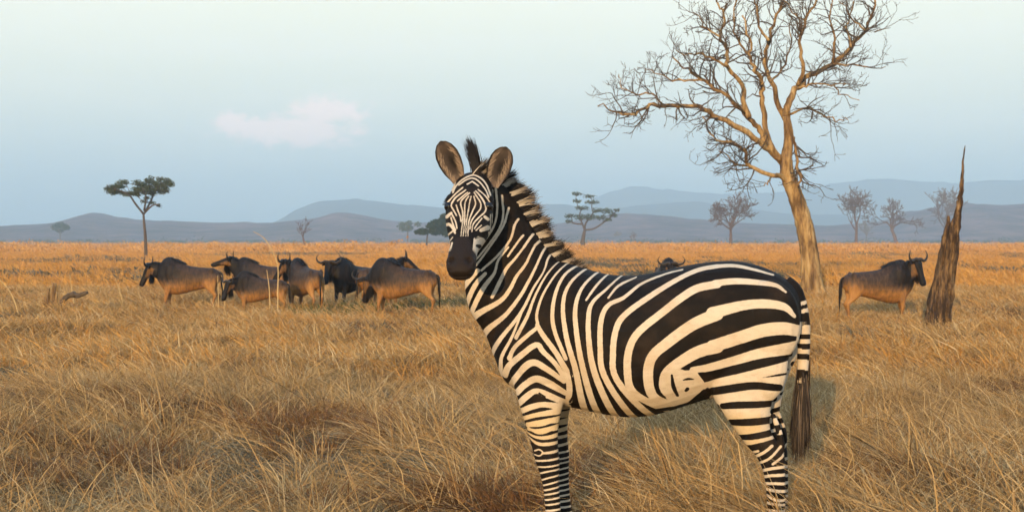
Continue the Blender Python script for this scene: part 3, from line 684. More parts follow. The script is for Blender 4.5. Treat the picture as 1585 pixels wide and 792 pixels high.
def gnu(px, gy, heading, sc, poll, hyaw, hpitch, label, seed, dark=0.0, lx=0.0):
    """poll: (forward, left, up) of the head's top in body units; hyaw relative to the body (left positive)"""
    rg = np.random.default_rng(seed)
    Y = gdepth(gy); w = P(px, gy, Y)
    root = empty('wildebeest', (w[0], w[1], 0), R(heading), sc); tag(root, label, 'wildebeest', 'wildebeest standing on the plain')
    mb = MB()
    secs = [(-.80, .96, .78, .05), (-.72, 1.05, .68, .14), (-.55, 1.09, .62, .20), (-.28, 1.11, .56, .22), (0, 1.16, .49, .235), (.22, 1.28, .44, .235), (.40, 1.36, .46, .21), (.54, 1.33, .54, .18), (.66, 1.19, .70, .14), (.72, 1.08, .82, .07)]
    loft(mb, [(x, 0, (a + b) / 2, 0, 1, 0, 0, 0, 1, h, h, (a - b) / 2, (a - b) / 2) for x, a, b, h in secs], 4, 20, 2.1)
    pl = np.array(poll, float); nb = np.array([.48, 0, .98]); mid = (nb + pl) / 2 + np.array([0.03, 0, -.02])
    hd = np.array([math.cos(hyaw) * math.cos(hpitch), math.sin(hyaw) * math.cos(hpitch), -math.sin(hpitch)])
    hl = np.array([-math.sin(hyaw), math.cos(hyaw), 0]); hn = np.cross(hd, hl); hn = hn if hn[2] > 0 or hpitch > 1.3 else -hn
    if hn @ np.array([math.cos(hyaw), math.sin(hyaw), .3]) < 0: hn = -hn
    ax = pl - nb; ax /= np.linalg.norm(ax); up = np.array([-.35, 0, 1.0]); up -= ax * (up @ ax); up /= np.linalg.norm(up); sd = np.cross(up, ax)
    nk = [(nb, .13, .25, .27), (nb * .6 + mid * .4, .115, .21, .23), (mid, .10, .18, .19), (mid * .4 + pl * .6, .09, .14, .16), (pl - hd * -.02, .075, .09, .12)]
    S = [(*c, *sd, *up, a, a, b, d) for c, a, b, d in nk]; loft(mb, S, 4, 16, 2); cs = catmull(np.array(S), 6)
    HLn = .52
    hs = [(-.10, .05, .03, .04), (0, .09, .06, .10), (.15, .098, .072, .14), (.35, .082, .066, .13), (.55, .068, .06, .095), (.75, .068, .056, .08), (.90, .080, .054, .078), (1.0, .066, .04, .055), (1.03, .03, .015, .03)]
    loft(mb, [(*(pl + hd * t * HLn), *hl, *hn, a, a, b, d) for t, a, b, d in hs], 3, 16, 2.3)
    for s in (-1, 1):            # ears, out and a little down
        e0 = pl + hl * s * .06 - hn * .02; tube(mb, catmull(np.array([e0, e0 + hl * s * .08 - hd * -.0 + np.array([0, 0, -.01]), e0 + hl * s * .17 + np.array([0, 0, -.05])]), 3), [.022, .034, .04, .036, .03, .02, .012], 8)
    fl = [(.42, .72, .13, .075), (.44, .60, .095, .07), (.45, .48, .065, .05), (.46, .37, .05, .043), (.46, .33, .045, .04), (.45, .22, .030, .027), (.45, .12, .030, .027), (.46, .07, .036, .032), (.48, .0, .055, .042)]
    hl_ = [(-.52, .82, .20, .09), (-.55, .68, .17, .095), (-.60, .56, .10, .07), (-.68, .47, .06, .045), (-.72, .42, .05, .04), (-.70, .32, .033, .03), (-.67, .14, .031, .028), (-.66, .08, .038, .034), (-.64, .0, .055, .042)]
    for spec in (fl, hl_):
        for s in (-1, 1):
            sh = rg.uniform(-.10, .10) 
            loft(mb, [(x + sh * max(0, (.6 - z)) / .6, s * .12, z, 1, 0, 0, 0, 1, 0, a, a, b, b) for x, z, a, b in spec], 3, 12, 2)
    for s in (-1, 1):            # hip bones, shoulder blades, haunches
        for (cx, cy, cz, rx, rz, ry) in ((-.60, .13, 1.00, .07, .10, .05), (.38, .16, .98, .13, .24, .075), (-.56, .13, .78, .17, .19, .085)):
            loft(mb, [(cx, s * cy, cz + q * rz, 1, 0, 0, 0, 1, 0, *([rx * math.sqrt(1 - q * q)] * 2), *([ry * math.sqrt(1 - q * q)] * 2)) for q in (-.97, -.7, -.3, 0, .3, .7, .97)], 2, 12, 2)
    me = remesh(mb, .014, 3, 'body'); v = coords(me)
    # coat tones: grey-brown back, ochre belly, legs and rump (own tan plus painted-in sunlit orange); black face, mane ridge and throat
    rel = v - pl; ht = rel @ hd / HLn; hla = rel @ hl; hna = rel @ hn
    ish = (ht > .0) & (ht < 1.15) & (np.abs(hla) < .13) & (np.abs(hna) < .17)
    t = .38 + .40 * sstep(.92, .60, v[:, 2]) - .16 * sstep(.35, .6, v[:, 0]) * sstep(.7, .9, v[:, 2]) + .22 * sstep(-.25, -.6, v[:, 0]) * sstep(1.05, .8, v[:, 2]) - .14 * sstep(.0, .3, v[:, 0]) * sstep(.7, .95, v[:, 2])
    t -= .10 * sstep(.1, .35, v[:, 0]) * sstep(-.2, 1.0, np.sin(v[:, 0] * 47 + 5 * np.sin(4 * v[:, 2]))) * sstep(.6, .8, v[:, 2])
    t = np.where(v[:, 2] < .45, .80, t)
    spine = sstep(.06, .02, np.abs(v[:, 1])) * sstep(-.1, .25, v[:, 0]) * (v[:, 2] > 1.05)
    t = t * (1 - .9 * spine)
    face = ish & (hna > -.02); t = np.where(face, .04 + .02 * ht, t); t = np.where(ish & ~face, .62 - .5 * sstep(.45, .7, ht), t)
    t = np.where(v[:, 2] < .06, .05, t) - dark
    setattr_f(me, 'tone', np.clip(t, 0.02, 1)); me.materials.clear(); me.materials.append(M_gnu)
    me.polygons.foreach_set('use_smooth', [True] * len(me.polygons)); link(bpy.data.objects.new('body', me), root)
    for s in (-1, 1):
        hb = MB(); b0 = pl + hn * .035 - hd * .02
        pts = [b0 + hl * s * .02, b0 + hl * s * .10 + np.array([0, 0, .015]), b0 + hl * s * .22 - np.array([0, 0, .02]), b0 + hl * s * .32 + np.array([0, 0, .03]), b0 + hl * s * .345 + np.array([0, 0, .11]), b0 + hl * s * .285 + np.array([0, 0, .19]) - hd * .02]
        c = catmull(np.array(pts), 5); tube(hb, c, np.interp(np.linspace(0, 1, len(c)), [0, .25, .6, 1], [.045, .036, .024, .004]), 8); hb.build('horn', M_horn, root)
    hm = MB()
    crest = np.vstack([np.array([[.05, 0, 1.17], [.25, 0, 1.27], [.42, 0, 1.31]]), cs[6:, :3] + cs[6:, 6:9] * (cs[6:, 11:12] - .02)])
    seg = np.concatenate([[0], np.cumsum(np.linalg.norm(np.diff(crest, axis=0), axis=1))])
    for k in range(500):
        q = rg.uniform(0, seg[-1]); p = np.array([np.interp(q, seg, crest[:, j]) for j in range(3)]) + np.array([0, 1, 0]) * rg.normal(0, .012)
        s = rg.choice([-1, 1]); d = np.array([-.35, s * rg.uniform(.1, .6), rg.uniform(.3, .9)]); d /= np.linalg.norm(d)
        strand(hm, p, d, rg.uniform(.09, .19), .007, np.array([.9, 0, .3]), np.array([0, s * .3, -.8]), np.full(4, .05), 3)
    hm.build('mane', M_hair, root)
    bd = MB()
    for k in range(620):
        q = rg.uniform(0, 1); p = (pl + hd * .32 * HLn - hn * .10) * (1 - q) + (nb * .35 + pl * .65 - up * .16) * q + hl * rg.normal(0, .018)
        strand(bd, p, np.array([.05, 0, -1.0]) + rg.normal(0, .12, 3), rg.uniform(.10, .26), .007, hl, rg.normal(0, .1, 3), np.full(4, .06), 3)
    bd.build('beard', M_hair, root)
    tl = MB(); t0 = np.array([-.77, 0, .98]); swing = rg.uniform(-.06, .06)
    tc_ = catmull(np.array([t0, t0 + [-.06, 0, -.04], t0 + [-.09, swing * .3, -.20], t0 + [-.09, swing, -.42]]), 4); tube(tl, tc_, np.linspace(.026, .016, len(tc_)), 8, tone=np.full(len(tc_), .05))
    for k in range(420):
        q = rg.uniform(.3, 1); p = tc_[int(q * (len(tc_) - 1))]; a = rg.uniform(0, 6.28); sp_ = rg.uniform(0, .22)
        strand(tl, p, np.array([math.cos(a) * sp_, math.sin(a) * sp_, -1]), rg.uniform(.2, .42), .007, np.array([math.sin(a), -math.cos(a), 0.0]), np.array([-math.cos(a) * sp_, -math.sin(a) * sp_, 0]), np.full(4, .04), 4)
    tl.build('tail', M_hair, root)
    return root
g0 = 'brown wildebeest '
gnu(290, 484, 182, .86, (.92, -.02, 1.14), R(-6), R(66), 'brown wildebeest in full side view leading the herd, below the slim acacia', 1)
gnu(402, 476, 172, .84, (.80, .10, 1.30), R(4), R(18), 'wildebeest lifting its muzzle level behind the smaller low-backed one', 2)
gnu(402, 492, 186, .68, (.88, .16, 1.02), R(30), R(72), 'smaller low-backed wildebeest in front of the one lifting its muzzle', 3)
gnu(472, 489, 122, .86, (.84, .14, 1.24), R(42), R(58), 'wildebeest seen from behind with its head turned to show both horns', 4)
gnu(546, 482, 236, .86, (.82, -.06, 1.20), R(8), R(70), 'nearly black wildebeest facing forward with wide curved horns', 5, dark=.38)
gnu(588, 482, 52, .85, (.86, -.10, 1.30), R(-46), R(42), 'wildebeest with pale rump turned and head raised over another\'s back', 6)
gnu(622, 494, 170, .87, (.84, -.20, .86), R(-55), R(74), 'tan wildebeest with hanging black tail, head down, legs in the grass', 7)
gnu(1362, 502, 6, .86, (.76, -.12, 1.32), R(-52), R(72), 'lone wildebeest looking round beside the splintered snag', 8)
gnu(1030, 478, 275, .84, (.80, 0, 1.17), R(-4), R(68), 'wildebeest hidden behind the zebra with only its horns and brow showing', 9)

# ------------------------------------------------------------------ trees
def bark_mat(name, stops, sc=14):
    m, nt, b = mat(name); oc = objco(nt)
    n = noise_n(nt, oc, sc, 6, .7, (1, 1, .18)); n2 = noise_n(nt, oc, sc * .15, 3)
    L(nt, ramp_n(nt, math_n(nt, 'ADD', math_n(nt, 'MULTIPLY', n, .7), math_n(nt, 'MULTIPLY', n2, .3)), stops), b.inputs['Base Color'])
    bump_n(nt, b, n, .9, .04); b.inputs['Roughness'].default_value = .9
    return m
M_dead = bark_mat('dead_bark', [(.34, (.035, .022, .014)), (.45, (.17, .10, .045)), (.55, (.40, .26, .11)), (.68, (.58, .44, .25))], 7)
M_twig = bark_mat('twig_bark', [(.3, (.05, .038, .028)), (.7, (.16, .115, .075))])
M_bark = bark_mat('acacia_bark', [(.3, (.05, .038, .03)), (.7, (.16, .12, .09))], 2)
def leaf_mat(name, a, b2):
    m, nt, b = mat(name); r = attr(nt, 'r').outputs['Fac']; c = mixc_n(nt, r, a, b2)
    L(nt, c, b.inputs['Base Color']); tr = N(nt, 'ShaderNodeBsdfTranslucent'); L(nt, c, tr.inputs[0]); mx = N(nt, 'ShaderNodeMixShader'); mx.inputs[0].default_value = .25
    L(nt, b.outputs[0], mx.inputs[1]); L(nt, tr.outputs[0], mx.inputs[2]); L(nt, mx.outputs[0], nt.nodes['Material Output'].inputs[0]); return m
M_leaf = leaf_mat('acacia_leaf', (.035, .05, .024), (.13, .15, .07))
M_bare = bark_mat('bare_bark', [(.3, (.06, .035, .025)), (.7, (.20, .12, .08))], 2)
M_leaf_d = leaf_mat('dense_leaf', (.018, .032, .012), (.055, .075, .028))

def grow(mb, rg, p, d, r, ln, depth, tips, spread=.55, upb=.15, sides=5, gn=1.0, kids=(2, 3), shrink=.68, minr=.004):
    n = 5; pts = [p]; dd = np.array(d, float)
    for i in range(n):
        dd = dd + rg.normal(0, .16 * gn, 3) + np.array([0, 0, upb * .25]); dd /= np.linalg.norm(dd); pts.append(pts[-1] + dd * ln / n)
    r1 = max(r * .62, minr)
    tube(mb, pts, np.linspace(r, r1, n + 1), sides if depth > 1 else 3 if depth == 0 else 4)
    if depth == 0: tips.append(pts[-1]); return
    for k in range(rg.integers(kids[0], kids[1] + 1)):
        q = rg.uniform(.45, 1.0) if k else 1.0; i = min(n, int(q * n + .5))
        nd = dd + rg.normal(0, spread, 3) + np.array([0, 0, upb]); nd /= np.linalg.norm(nd)
        grow(mb, rg, pts[i], nd, max(r1 * (.8 if k else .9), minr), ln * shrink * rg.uniform(.75, 1.2), depth - 1, tips, spread, upb, sides, gn, kids, shrink, minr)

# the big dead tree
TY = gdepth(462.0)
troot_w = P(1259, 462, TY); tree = empty('dead_tree', (troot_w[0], troot_w[1], 0))
tag(tree, 'tall leaning bare dead tree with golden trunk and spreading grey twigs', 'tree')
def tw(px, py, dy=0.0): return P(px, py, TY + dy) - np.array([troot_w[0], troot_w[1], 0])
rg = np.random.default_rng(21)
PM = F / TY
trunk = MB()
tk = [(1260, 470, 25), (1259, 455, 19), (1256, 430, 15), (1254, 400, 13.5), (1249, 368, 13.5), (1243, 340, 13), (1234, 312, 12), (1226, 290, 11.5), (1219, 270, 11), (1217, 252, 9.5), (1219, 232, 8), (1221, 208, 7), (1217, 180, 6)]
c = catmull(np.array([[*tw(x, y), r / PM] for x, y, r in tk]), 5)
tube(trunk, c[:, :3], c[:, 3], 22, rg, .09)
for k in range(9):                    # root flares and grooved ribs up the bole
    a = k / 9 * 6.28 + rg.uniform(-.2, .2); off = lambda r: np.array([math.cos(a) * r, math.sin(a) * r, 0])
    pts = [tw(1260, 468) + off(.46), tw(1259, 452) + off(.27), tw(1255, 425) + off(.20), tw(1252, 385) + off(.18), tw(1244, 345) + off(.165)]
    tube(trunk, catmull(np.array(pts), 4), np.interp(np.linspace(0, 1, 17), [0, .3, 1], [.10, .075, .04]), 7, rg, .12)
limbs = [  # (px, row) along the limb, base half width, tip half width, depth swing (m)
    ([(1217, 180), (1220, 160), (1231, 139), (1253, 117), (1288, 98), (1317, 73), (1339, 47), (1354, 6), (1358, -20)], 6, 1.2, 1.2),
    ([(1218, 262), (1206, 246), (1184, 227), (1146, 199), (1102, 177), (1077, 164), (1026, 163), (1004, 164), (976, 177), (954, 174), (928, 163)], 6, .9, -1.3),
    ([(1206, 246), (1184, 221), (1175, 196), (1152, 177), (1127, 151), (1089, 125), (1067, 110), (1040, 92)], 5.5, 1.2, 1.0),
    ([(1212, 250), (1193, 227), (1184, 189), (1179, 151), (1178, 126), (1168, 107), (1162, 88), (1160, 60), (1150, 25)], 5.5, 1.2, -.8),
    ([(1219, 215), (1216, 189), (1203, 158), (1193, 126), (1184, 98), (1190, 63), (1200, 32), (1214, 0), (1218, -25)], 5, 1.2, .7),
    ([(1160, 182), (1152, 160), (1149, 133), (1127, 104), (1127, 79), (1115, 57), (1121, 28), (1112, 5), (1105, -20)], 4.5, 1.0, 1.6),
    ([(1235, 132), (1244, 107), (1238, 69), (1247, 32), (1263, 6), (1270, -20)], 3.6, 1.0, -1.0),
    ([(1222, 282), (1206, 272), (1196, 272), (1160, 257), (1152, 232), (1128, 221), (1102, 211), (1089, 181)], 4.5, .9, -1.8),
    ([(1196, 272), (1188, 284), (1180, 285)], 1.6, .6, -.4), ([(1160, 257), (1140, 255), (1130, 246), (1114, 230)], 2, .7, -.5),
    ([(1235, 136), (1252, 132), (1272, 129), (1300, 131), (1313, 126)], 2, .6, -1.2), ([(1290, 131), (1305, 148), (1329, 154)], 1.3, .5, -.6),
    ([(1288, 98), (1330, 102), (1373, 104)], 2, .5, .8), ([(1220, 178), (1247, 167), (1272, 177), (1295, 186), (1313, 183)], 2.2, .6, -1.5),
    ([(1222, 205), (1229, 218), (1236, 250), (1237, 270), (1236, 292)], 2.6, 1.8, -.5), ([(1317, 73), (1312, 40), (1322, 5)], 2, .8, .5), ([(1288, 98), (1292, 60), (1284, 20), (1290, -15)], 2.2, .8, -.7),
    ([(1190, 63), (1175, 40), (1170, 5), (1160, -20)], 2.2, .8, .6), ([(1127, 104), (1100, 88), (1075, 84), (1045, 80)], 2.2, .8, -.9), ([(1115, 57), (1090, 40), (1070, 15)], 2, .7, .9),
    ([(1089, 125), (1060, 124), (1025, 118), (1000, 105)], 2, .6, .7), ([(1026, 163), (1010, 146), (985, 145), (962, 135), (955, 115)], 1.8, .6, .7), ([(1339, 47), (1320, 30), (1300, 5)], 1.6, .6, -.6), ([(1354, 50), (1374, 42)], 1.2, .5, .2),
    ([(1247, 32), (1225, 20), (1215, -10)], 1.6, .7, .6), ([(1163, 90), (1140, 60), (1135, 20), (1145, -15)], 2, .8, -1.2), ([(1193, 126), (1212, 105), (1225, 70), (1222, 30)], 2, .8, 1.3)]
twigs = MB(); tips = []
for li, (pp, r0, r1, sw) in enumerate(limbs):
    n = len(pp); t = np.linspace(0, 1, n)
    base = 0.0
    dep = sw * t ** 1.2 + (rg.normal(0, .10, n) * (t > 0))
    c = catmull(np.array([[*tw(x, y, dy)] for (x, y), dy in zip(pp, dep)]), 4)
    m = len(c); wob = rg.normal(0, .035, (m, 3)); wob[0] = 0; c = c + wob * np.linspace(0, 1, m)[:, None] ** .5
    rad = np.linspace(r0, r1, m) / PM
    tube(trunk, c, rad, 8 if r0 > 3 else 6, rg, .08)
    for k in range(int(5 + n * (2.3 if r0 > 2.5 else 1.9)) if len(pp) > 3 or r0 > 1.9 else 3):
        q = rg.uniform(.38 if r0 > 3 else .2, .95); i = min(m - 1, int(q * (m - 1))); tn = c[min(i + 1, m - 1)] - c[max(i - 1, 0)]; tn /= np.linalg.norm(tn)
        hgt = c[i][2]; up_ = .35 if hgt > 5.2 else -.15
        d = tn * .7 + rg.normal(0, .62, 3) + np.array([0, 0, up_]); d /= np.linalg.norm(d)
        grow(twigs, rg, c[i], d, min(rad[i] * .6, .024), rg.uniform(.28, .66), 2 if rg.random() < .8 else 3, tips, .55, .10, 4, .95, (2, 3), .62, .0050)
trunk.build('trunk', M_dead, tree); twigs.build('crown', M_twig, tree)

def leaves(mb, rg, ctr, rad, n, size):
    """loose clump of little leaf faces round a centre"""
    d = rg.normal(size=(n, 3)); d /= np.linalg.norm(d, axis=1)[:, None]; d *= (rg.uniform(0, 1, n) ** .45)[:, None]
    c = ctr + d * rad
    a = rg.normal(size=(n, 3)); a /= np.linalg.norm(a, axis=1)[:, None]; b = np.cross(a, rg.normal(size=(n, 3))); b /= np.linalg.norm(b, axis=1)[:, None]
    s = size * rg.uniform(.5, 1.3, n)[:, None]
    V = np.stack([c - a * s, c + b * s * .55, c + a * s, c - b * s * .55], 1).reshape(-1, 3)
    mb.add(V, [(4 * i, 4 * i + 1, 4 * i + 2, 4 * i + 3) for i in range(n)], r=np.repeat(np.clip(rg.normal(.5, .25, n), 0, 1), 4))
def acacia(name, px, py_base, trunk_px, clumps, label, seed, lm, dens=1.0, thick=2.0, size=3.4, bare=0, depthm=.8, limbs=()):
    """trunk_px: trunk points; clumps: (px,row,half width,half height) leaf clumps"""
    rg = np.random.default_rng(seed); Y = gdepth(py_base); pm = F / Y; o = P(px, py_base, Y); o[2] = 0
    root = empty(name, tuple(o)); tag(root, label, 'tree', 'trees scattered over the plain')
    tb = MB(); lb = MB()
    def q(x, y, dy=0): return P(x, y, Y + dy) - o
    pts = [q(*p) for p in trunk_px]; pts[0][2] = -.1
    c = catmull(np.array(pts), 4); tube(tb, c, np.linspace(thick, thick * .55, len(c)) / pm, 8, rg, .1)
    fork = c[-1]
    nodes = [(p_, thick * .5) for p_ in c[int(len(c) * .72):]]
    fx, fy = trunk_px[-1]
    if limbs: nodes = []
    for lm_ in limbs:
        dz = rg.uniform(-.6, .6); lc = catmull(np.array([q(x, y, dz * k_) for k_, (x, y) in enumerate(lm_)]), 4); tube(tb, lc, np.linspace(thick * .6, thick * .3, len(lc)) / pm, 6, rg, .1); nodes += [(p_, thick * .35) for p_ in lc[4:]]
    for (x, y, w, h) in sorted(clumps, key=lambda q_: math.hypot(q_[0] - fx, q_[1] - fy)):
        dy = rg.uniform(-1, 1) * depthm * 18 / pm
        ct = q(x, y, dy); st0, tr0 = min(nodes, key=lambda nd: np.linalg.norm((nd[0] - ct) * np.array([1, .5, 1])) + .62 * np.linalg.norm(nd[0] - fork) + (9 if nd[0][2] > ct[2] + .3 else 0))
        mid = (st0 * .5 + ct * .5) + rg.normal(0, .07, 3) * np.linalg.norm(ct - st0)
        tr1 = max(.45, tr0 * .66); bc = catmull(np.array([st0, mid, ct]), 4); tube(tb, bc, np.linspace(max(tr0 * .8, .5), tr1 * .8, 9) / pm, 5); nodes += [(bc[4], (tr0 + tr1) / 2), (bc[6], tr1), (ct, tr1)]
        ntw = 5
        for k in range(ntw):
            e = ct + rg.normal(size=3) * np.array([w, w, h]) / pm * .6; tube(tb, [ct * .6 + mid * .4, (ct + e) / 2 + rg.normal(0, 1.2 / pm, 3), e], [.5 / pm, .35 / pm, .15 / pm], 4)
        if not bare:
            leaves(lb, rg, ct, np.array([w, w, h]) / pm, int(w * h * 3.4 * dens) + 20, size / pm)
    tb.build('trunk', M_bark, root)
    if not bare: lb.build('crown', lm, root)
def cl(rg, n, x0, x1, y0, y1, w, h, shape=None):
    out = []
    while len(out) < n:
        x = rg.uniform(x0, x1); y = rg.uniform(y0, y1)
        u = (x - x0) / (x1 - x0) * 2 - 1; v = (y - y0) / (y1 - y0) * 2 - 1
        if shape is None and u * u + v * v > 1: continue
        if shape is not None and not shape(x, y): continue
        out.append((x, y, w * rg.uniform(.6, 1.2), h * rg.uniform(.6, 1.2)))
    return out
rgc = np.random.default_rng(77)
acacia('acacia_tree', 226, 402, [(226, 402), (225, 370), (223, 345), (222, 330)],
       cl(rgc, 30, 166, 230, 281, 303, 9, 4.2) + cl(rgc, 36, 206, 266, 274, 300, 9, 4.4) + [(236, 314, 7, 3), (246, 318, 5, 3), (250, 285, 9, 4), (186, 297, 9, 4), (228, 306, 7, 3), (205, 300, 8, 3), (222, 312, 6, 3), (172, 296, 5, 3)] + cl(rgc, 16, 190, 245, 287, 303, 7, 3.2),
       'slim flat-topped green acacia rising behind the wildebeest herd', 31, M_leaf, .75, 2.8, 1.35, limbs=([(222, 331), (210, 316), (201, 303), (188, 296), (178, 293)], [(223, 331), (233, 312), (240, 298), (252, 286)], [(223, 326), (226, 306), (221, 292)], [(225, 328), (236, 318), (246, 316)]))
acacia('acacia_tree', 93, 378, [(93, 378), (93, 362)], cl(rgc, 8, 82, 104, 346, 358, 6, 4), 'tiny round-topped acacia standing alone in the far distance', 32, M_leaf_d, 1.2, .9, 1.8)
acacia('acacia_tree', 634, 379, [(631, 379), (631, 362), (632, 354)], cl(rgc, 12, 616, 652, 343, 357, 7, 4), 'small umbrella acacia just beside the dense dark green one', 33, M_leaf, .9, 1.3, 1.6)
acacia('acacia_tree', 661, 386, [(660, 386), (661, 368), (664, 356)], cl(rgc, 26, 640, 706, 344, 362, 9, 5, lambda x, y: y > 361 - (x - 636) * .45 or x > 675) + cl(rgc, 12, 665, 712, 334, 356, 10, 6), 'dense dark green umbrella acacia partly behind the zebra\'s head', 34, M_leaf_d, 1.5, 1.6, 2.2)
acacia('acacia_tree', 902, 386, [(902, 386), (902, 372), (905, 356)],
       [(893, 300, 9, 3), (912, 304, 10, 3), (893, 311, 8, 3), (917, 313, 12, 3.5), (901, 322, 12, 3.5), (925, 325, 10, 4), (940, 327, 10, 5), (950, 333, 8, 4), (955, 325, 6, 2.5), (882, 334, 9, 4), (897, 336, 11, 5), (913, 336, 12, 5), (930, 337, 10, 4), (880, 342, 6, 4), (940, 340, 8, 3)],
       'layered half-bare acacia with broken green tiers on the plain', 35, M_leaf, .75, 4.2, 1.6)
def bare_tree(px, py_base, top, wid, label, seed, th=2.2, depth=5, lean=0.0, forks=None, red=False):
    rg = np.random.default_rng(seed); Y = gdepth(py_base); pm = F / Y; o = P(px, py_base, Y); o[2] = 0
    root = empty('bare_tree', tuple(o)); tag(root, label, 'tree', 'trees scattered over the plain')
    H = (py_base - top) / pm; tb = MB(); cb = MB(); tips = []
    bole = [(0, 0, -.1), (lean * .3, 0, H * .18), (lean * .8, 0, H * .36)]
    c = catmull(np.array(bole), 4); tube(tb, c, np.linspace(th, th * .7, len(c)) / pm, 8, rg, .1)
    n = forks or 6
    for k in range(n):
        a = k / n * 6.28 + rg.uniform(-.3, .3); sp = wid / (H * pm) * rg.uniform(.5, 1.1)
        d = np.array([math.cos(a) * sp, math.sin(a) * sp, 1.0]); d /= np.linalg.norm(d)
        grow(cb, rg, c[-1 - (k % 3)], d, th * .5 / pm, H * .27, depth - 1, tips, .46, .10, 4, 1.0, (2, 3), .72, .34 / pm)
    tb.build('trunk', M_bare, root); cb.build('crown', M_bare, root)
bare_tree(1131, 383, 298, 58, 'bare tree with a round crown of fine grey twigs', 41, 2.6, 6, 0, 8)
bare_tree(1325, 381, 293, 56, 'open bare forked tree between dead tree and snag, taller of the pair', 42, 2.6, 6, .2, 5)
bare_tree(1388, 380, 306, 48, 'bare tree with slanting bole, shorter of the pair by the snag', 43, 3.2, 6, -2.2, 5)
bare_tree(1341, 377, 343, 13, 'small dim bare tree standing between the taller pair', 44, 1.2, 5, 0, 5)
bare_tree(1463, 379, 293, 58, 'wide reddish bare tree half hidden by the splintered snag', 45, 2.4, 6, 0, 6)
bare_tree(472, 385, 334, 15, 'small sparse bare tree with a crooked fork beyond the herd', 46, 1.7, 4, -.5, 3)
bare_tree(957, 376.5, 357, 9, 'tiny dark bushy tree on the far grass beside the layered acacia', 47, .9, 5, 0, 6)
bare_tree(981, 378, 360, 7, 'tiny thin bare sapling on the far edge of the plain', 48, .8, 4, 0, 4)
bare_tree(213, 376, 361, 9, 'low dim bush at the far edge behind the slim acacia', 49, 1.2, 5, 0, 7)
# dark scrub line where plain meets hills
sb = MB(); rgs = np.random.default_rng(9)
for k in range(420):
    Y = rgs.uniform(760, 940); x = rgs.uniform(-.42, .42) * Y; h = rgs.uniform(.8, 2.6) * (1.5 if rgs.random() < .12 else 1)
    leaves(sb, rgs, np.array([x, Y, h * .5]), np.array([h * rgs.uniform(1, 3.2), h * 1.5, h * .6]), 40, .6)
tag(sb.build('distant_scrub', M_leaf_d), 'thin dark line of scrub along the far edge of the plain', 'scrub', kind='stuff')

# ------------------------------------------------------------------ splintered snag
M_snag = bark_mat('weathered_wood', [(.36, (.018, .012, .009)), (.48, (.07, .042, .024)), (.58, (.24, .145, .065)), (.70, (.44, .32, .18))], 16)
SY = gdepth(524); so = P(1447, 524, SY); so[2] = 0; pm = F / SY
snag = empty('tree_snag', tuple(so)); tag(snag, 'splintered leaning dead snag ending in one tall spike', 'snag')
rg = np.random.default_rng(4)
def sw_(x, y, dy=0.0): return P(x, y, SY + dy) - so
for k, (pts, r0, r1, dy) in enumerate([
    ([(1455, 530), (1459, 490), (1467, 430), (1476, 370), (1484, 318), (1488, 300), (1490, 265), (1493, 226)], 9, .7, 0.02), ([(1462, 528), (1466, 480), (1474, 420), (1481, 360), (1486, 320)], 9, 2.5, .08),
    ([(1446, 528), (1450, 480), (1457, 420), (1464, 365), (1469, 333)], 9, 2, -.03), ([(1438, 524), (1443, 480), (1452, 425), (1461, 375), (1467, 345)], 8, 1.5, .03), ([(1433, 520), (1438, 485), (1446, 440), (1455, 395), (1462, 362)], 6.5, 1, .10),
    ([(1452, 530), (1457, 470), (1465, 410), (1473, 352), (1476, 338)], 8, 1.5, -.10), ([(1445, 524), (1452, 470), (1462, 405), (1472, 350)], 9, 3, .20), ([(1458, 526), (1464, 470), (1472, 405), (1480, 352)], 9, 3, .20),
    ([(1430, 522), (1434, 505), (1437, 480)], 4, 1, -.12), ([(1466, 533), (1464, 515), (1465, 490)], 5, 1.5, -.10)]):
    mb = MB(); c = catmull(np.array([sw_(x, y, dy) for x, y in pts]), 5); c[0][2] = min(c[0][2], -.05)
    m = len(c); c[1:] += rg.normal(0, .006, (m - 1, 3))
    rad = np.interp(np.linspace(0, 1, m), [0, .1, 1], [r0 * 1.25, r0, r1]) / pm
    tube(mb, c, rad, 12, rg, .34); mb.build('spike' if k == 0 else 'splinter', M_snag, snag)

# fallen limb on the left
LY = gdepth(493); lo = P(85, 493, LY); lo[2] = 0; pm = F / LY
log = empty('broken_stump', tuple(lo)); tag(log, 'low broken stump with one bent limb pointing sideways', 'stump')
def lw(x, y, dy=0.0): return P(x, y, LY + dy) - lo
mb = MB(); c = catmull(np.array([lw(74, 497), lw(84, 484), lw(96, 466), lw(110, 456), lw(122, 457), lw(136, 452)]), 5); tube(mb, c, np.interp(np.linspace(0, 1, len(c)), [0, .3, .6, .65, 1], [8, 4.5, 4, 5, 2.4]) / pm, 9, rg, .15); mb.build('limb', M_twig, log)
mb = MB()
for (pts, r) in (([(73, 498), (72, 470), (75, 446)], 8), ([(80, 498), (80, 470), (85, 438)], 9), ([(86, 497), (85, 475), (88, 452)], 7), ([(68, 498), (68, 478), (70, 458)], 6)):
    c = catmull(np.array([lw(*p) for p in pts]), 4); tube(mb, c, np.linspace(r, r * .3, len(c)) / pm, 8, rg, .2)
mb.build('stub', M_dead, log)

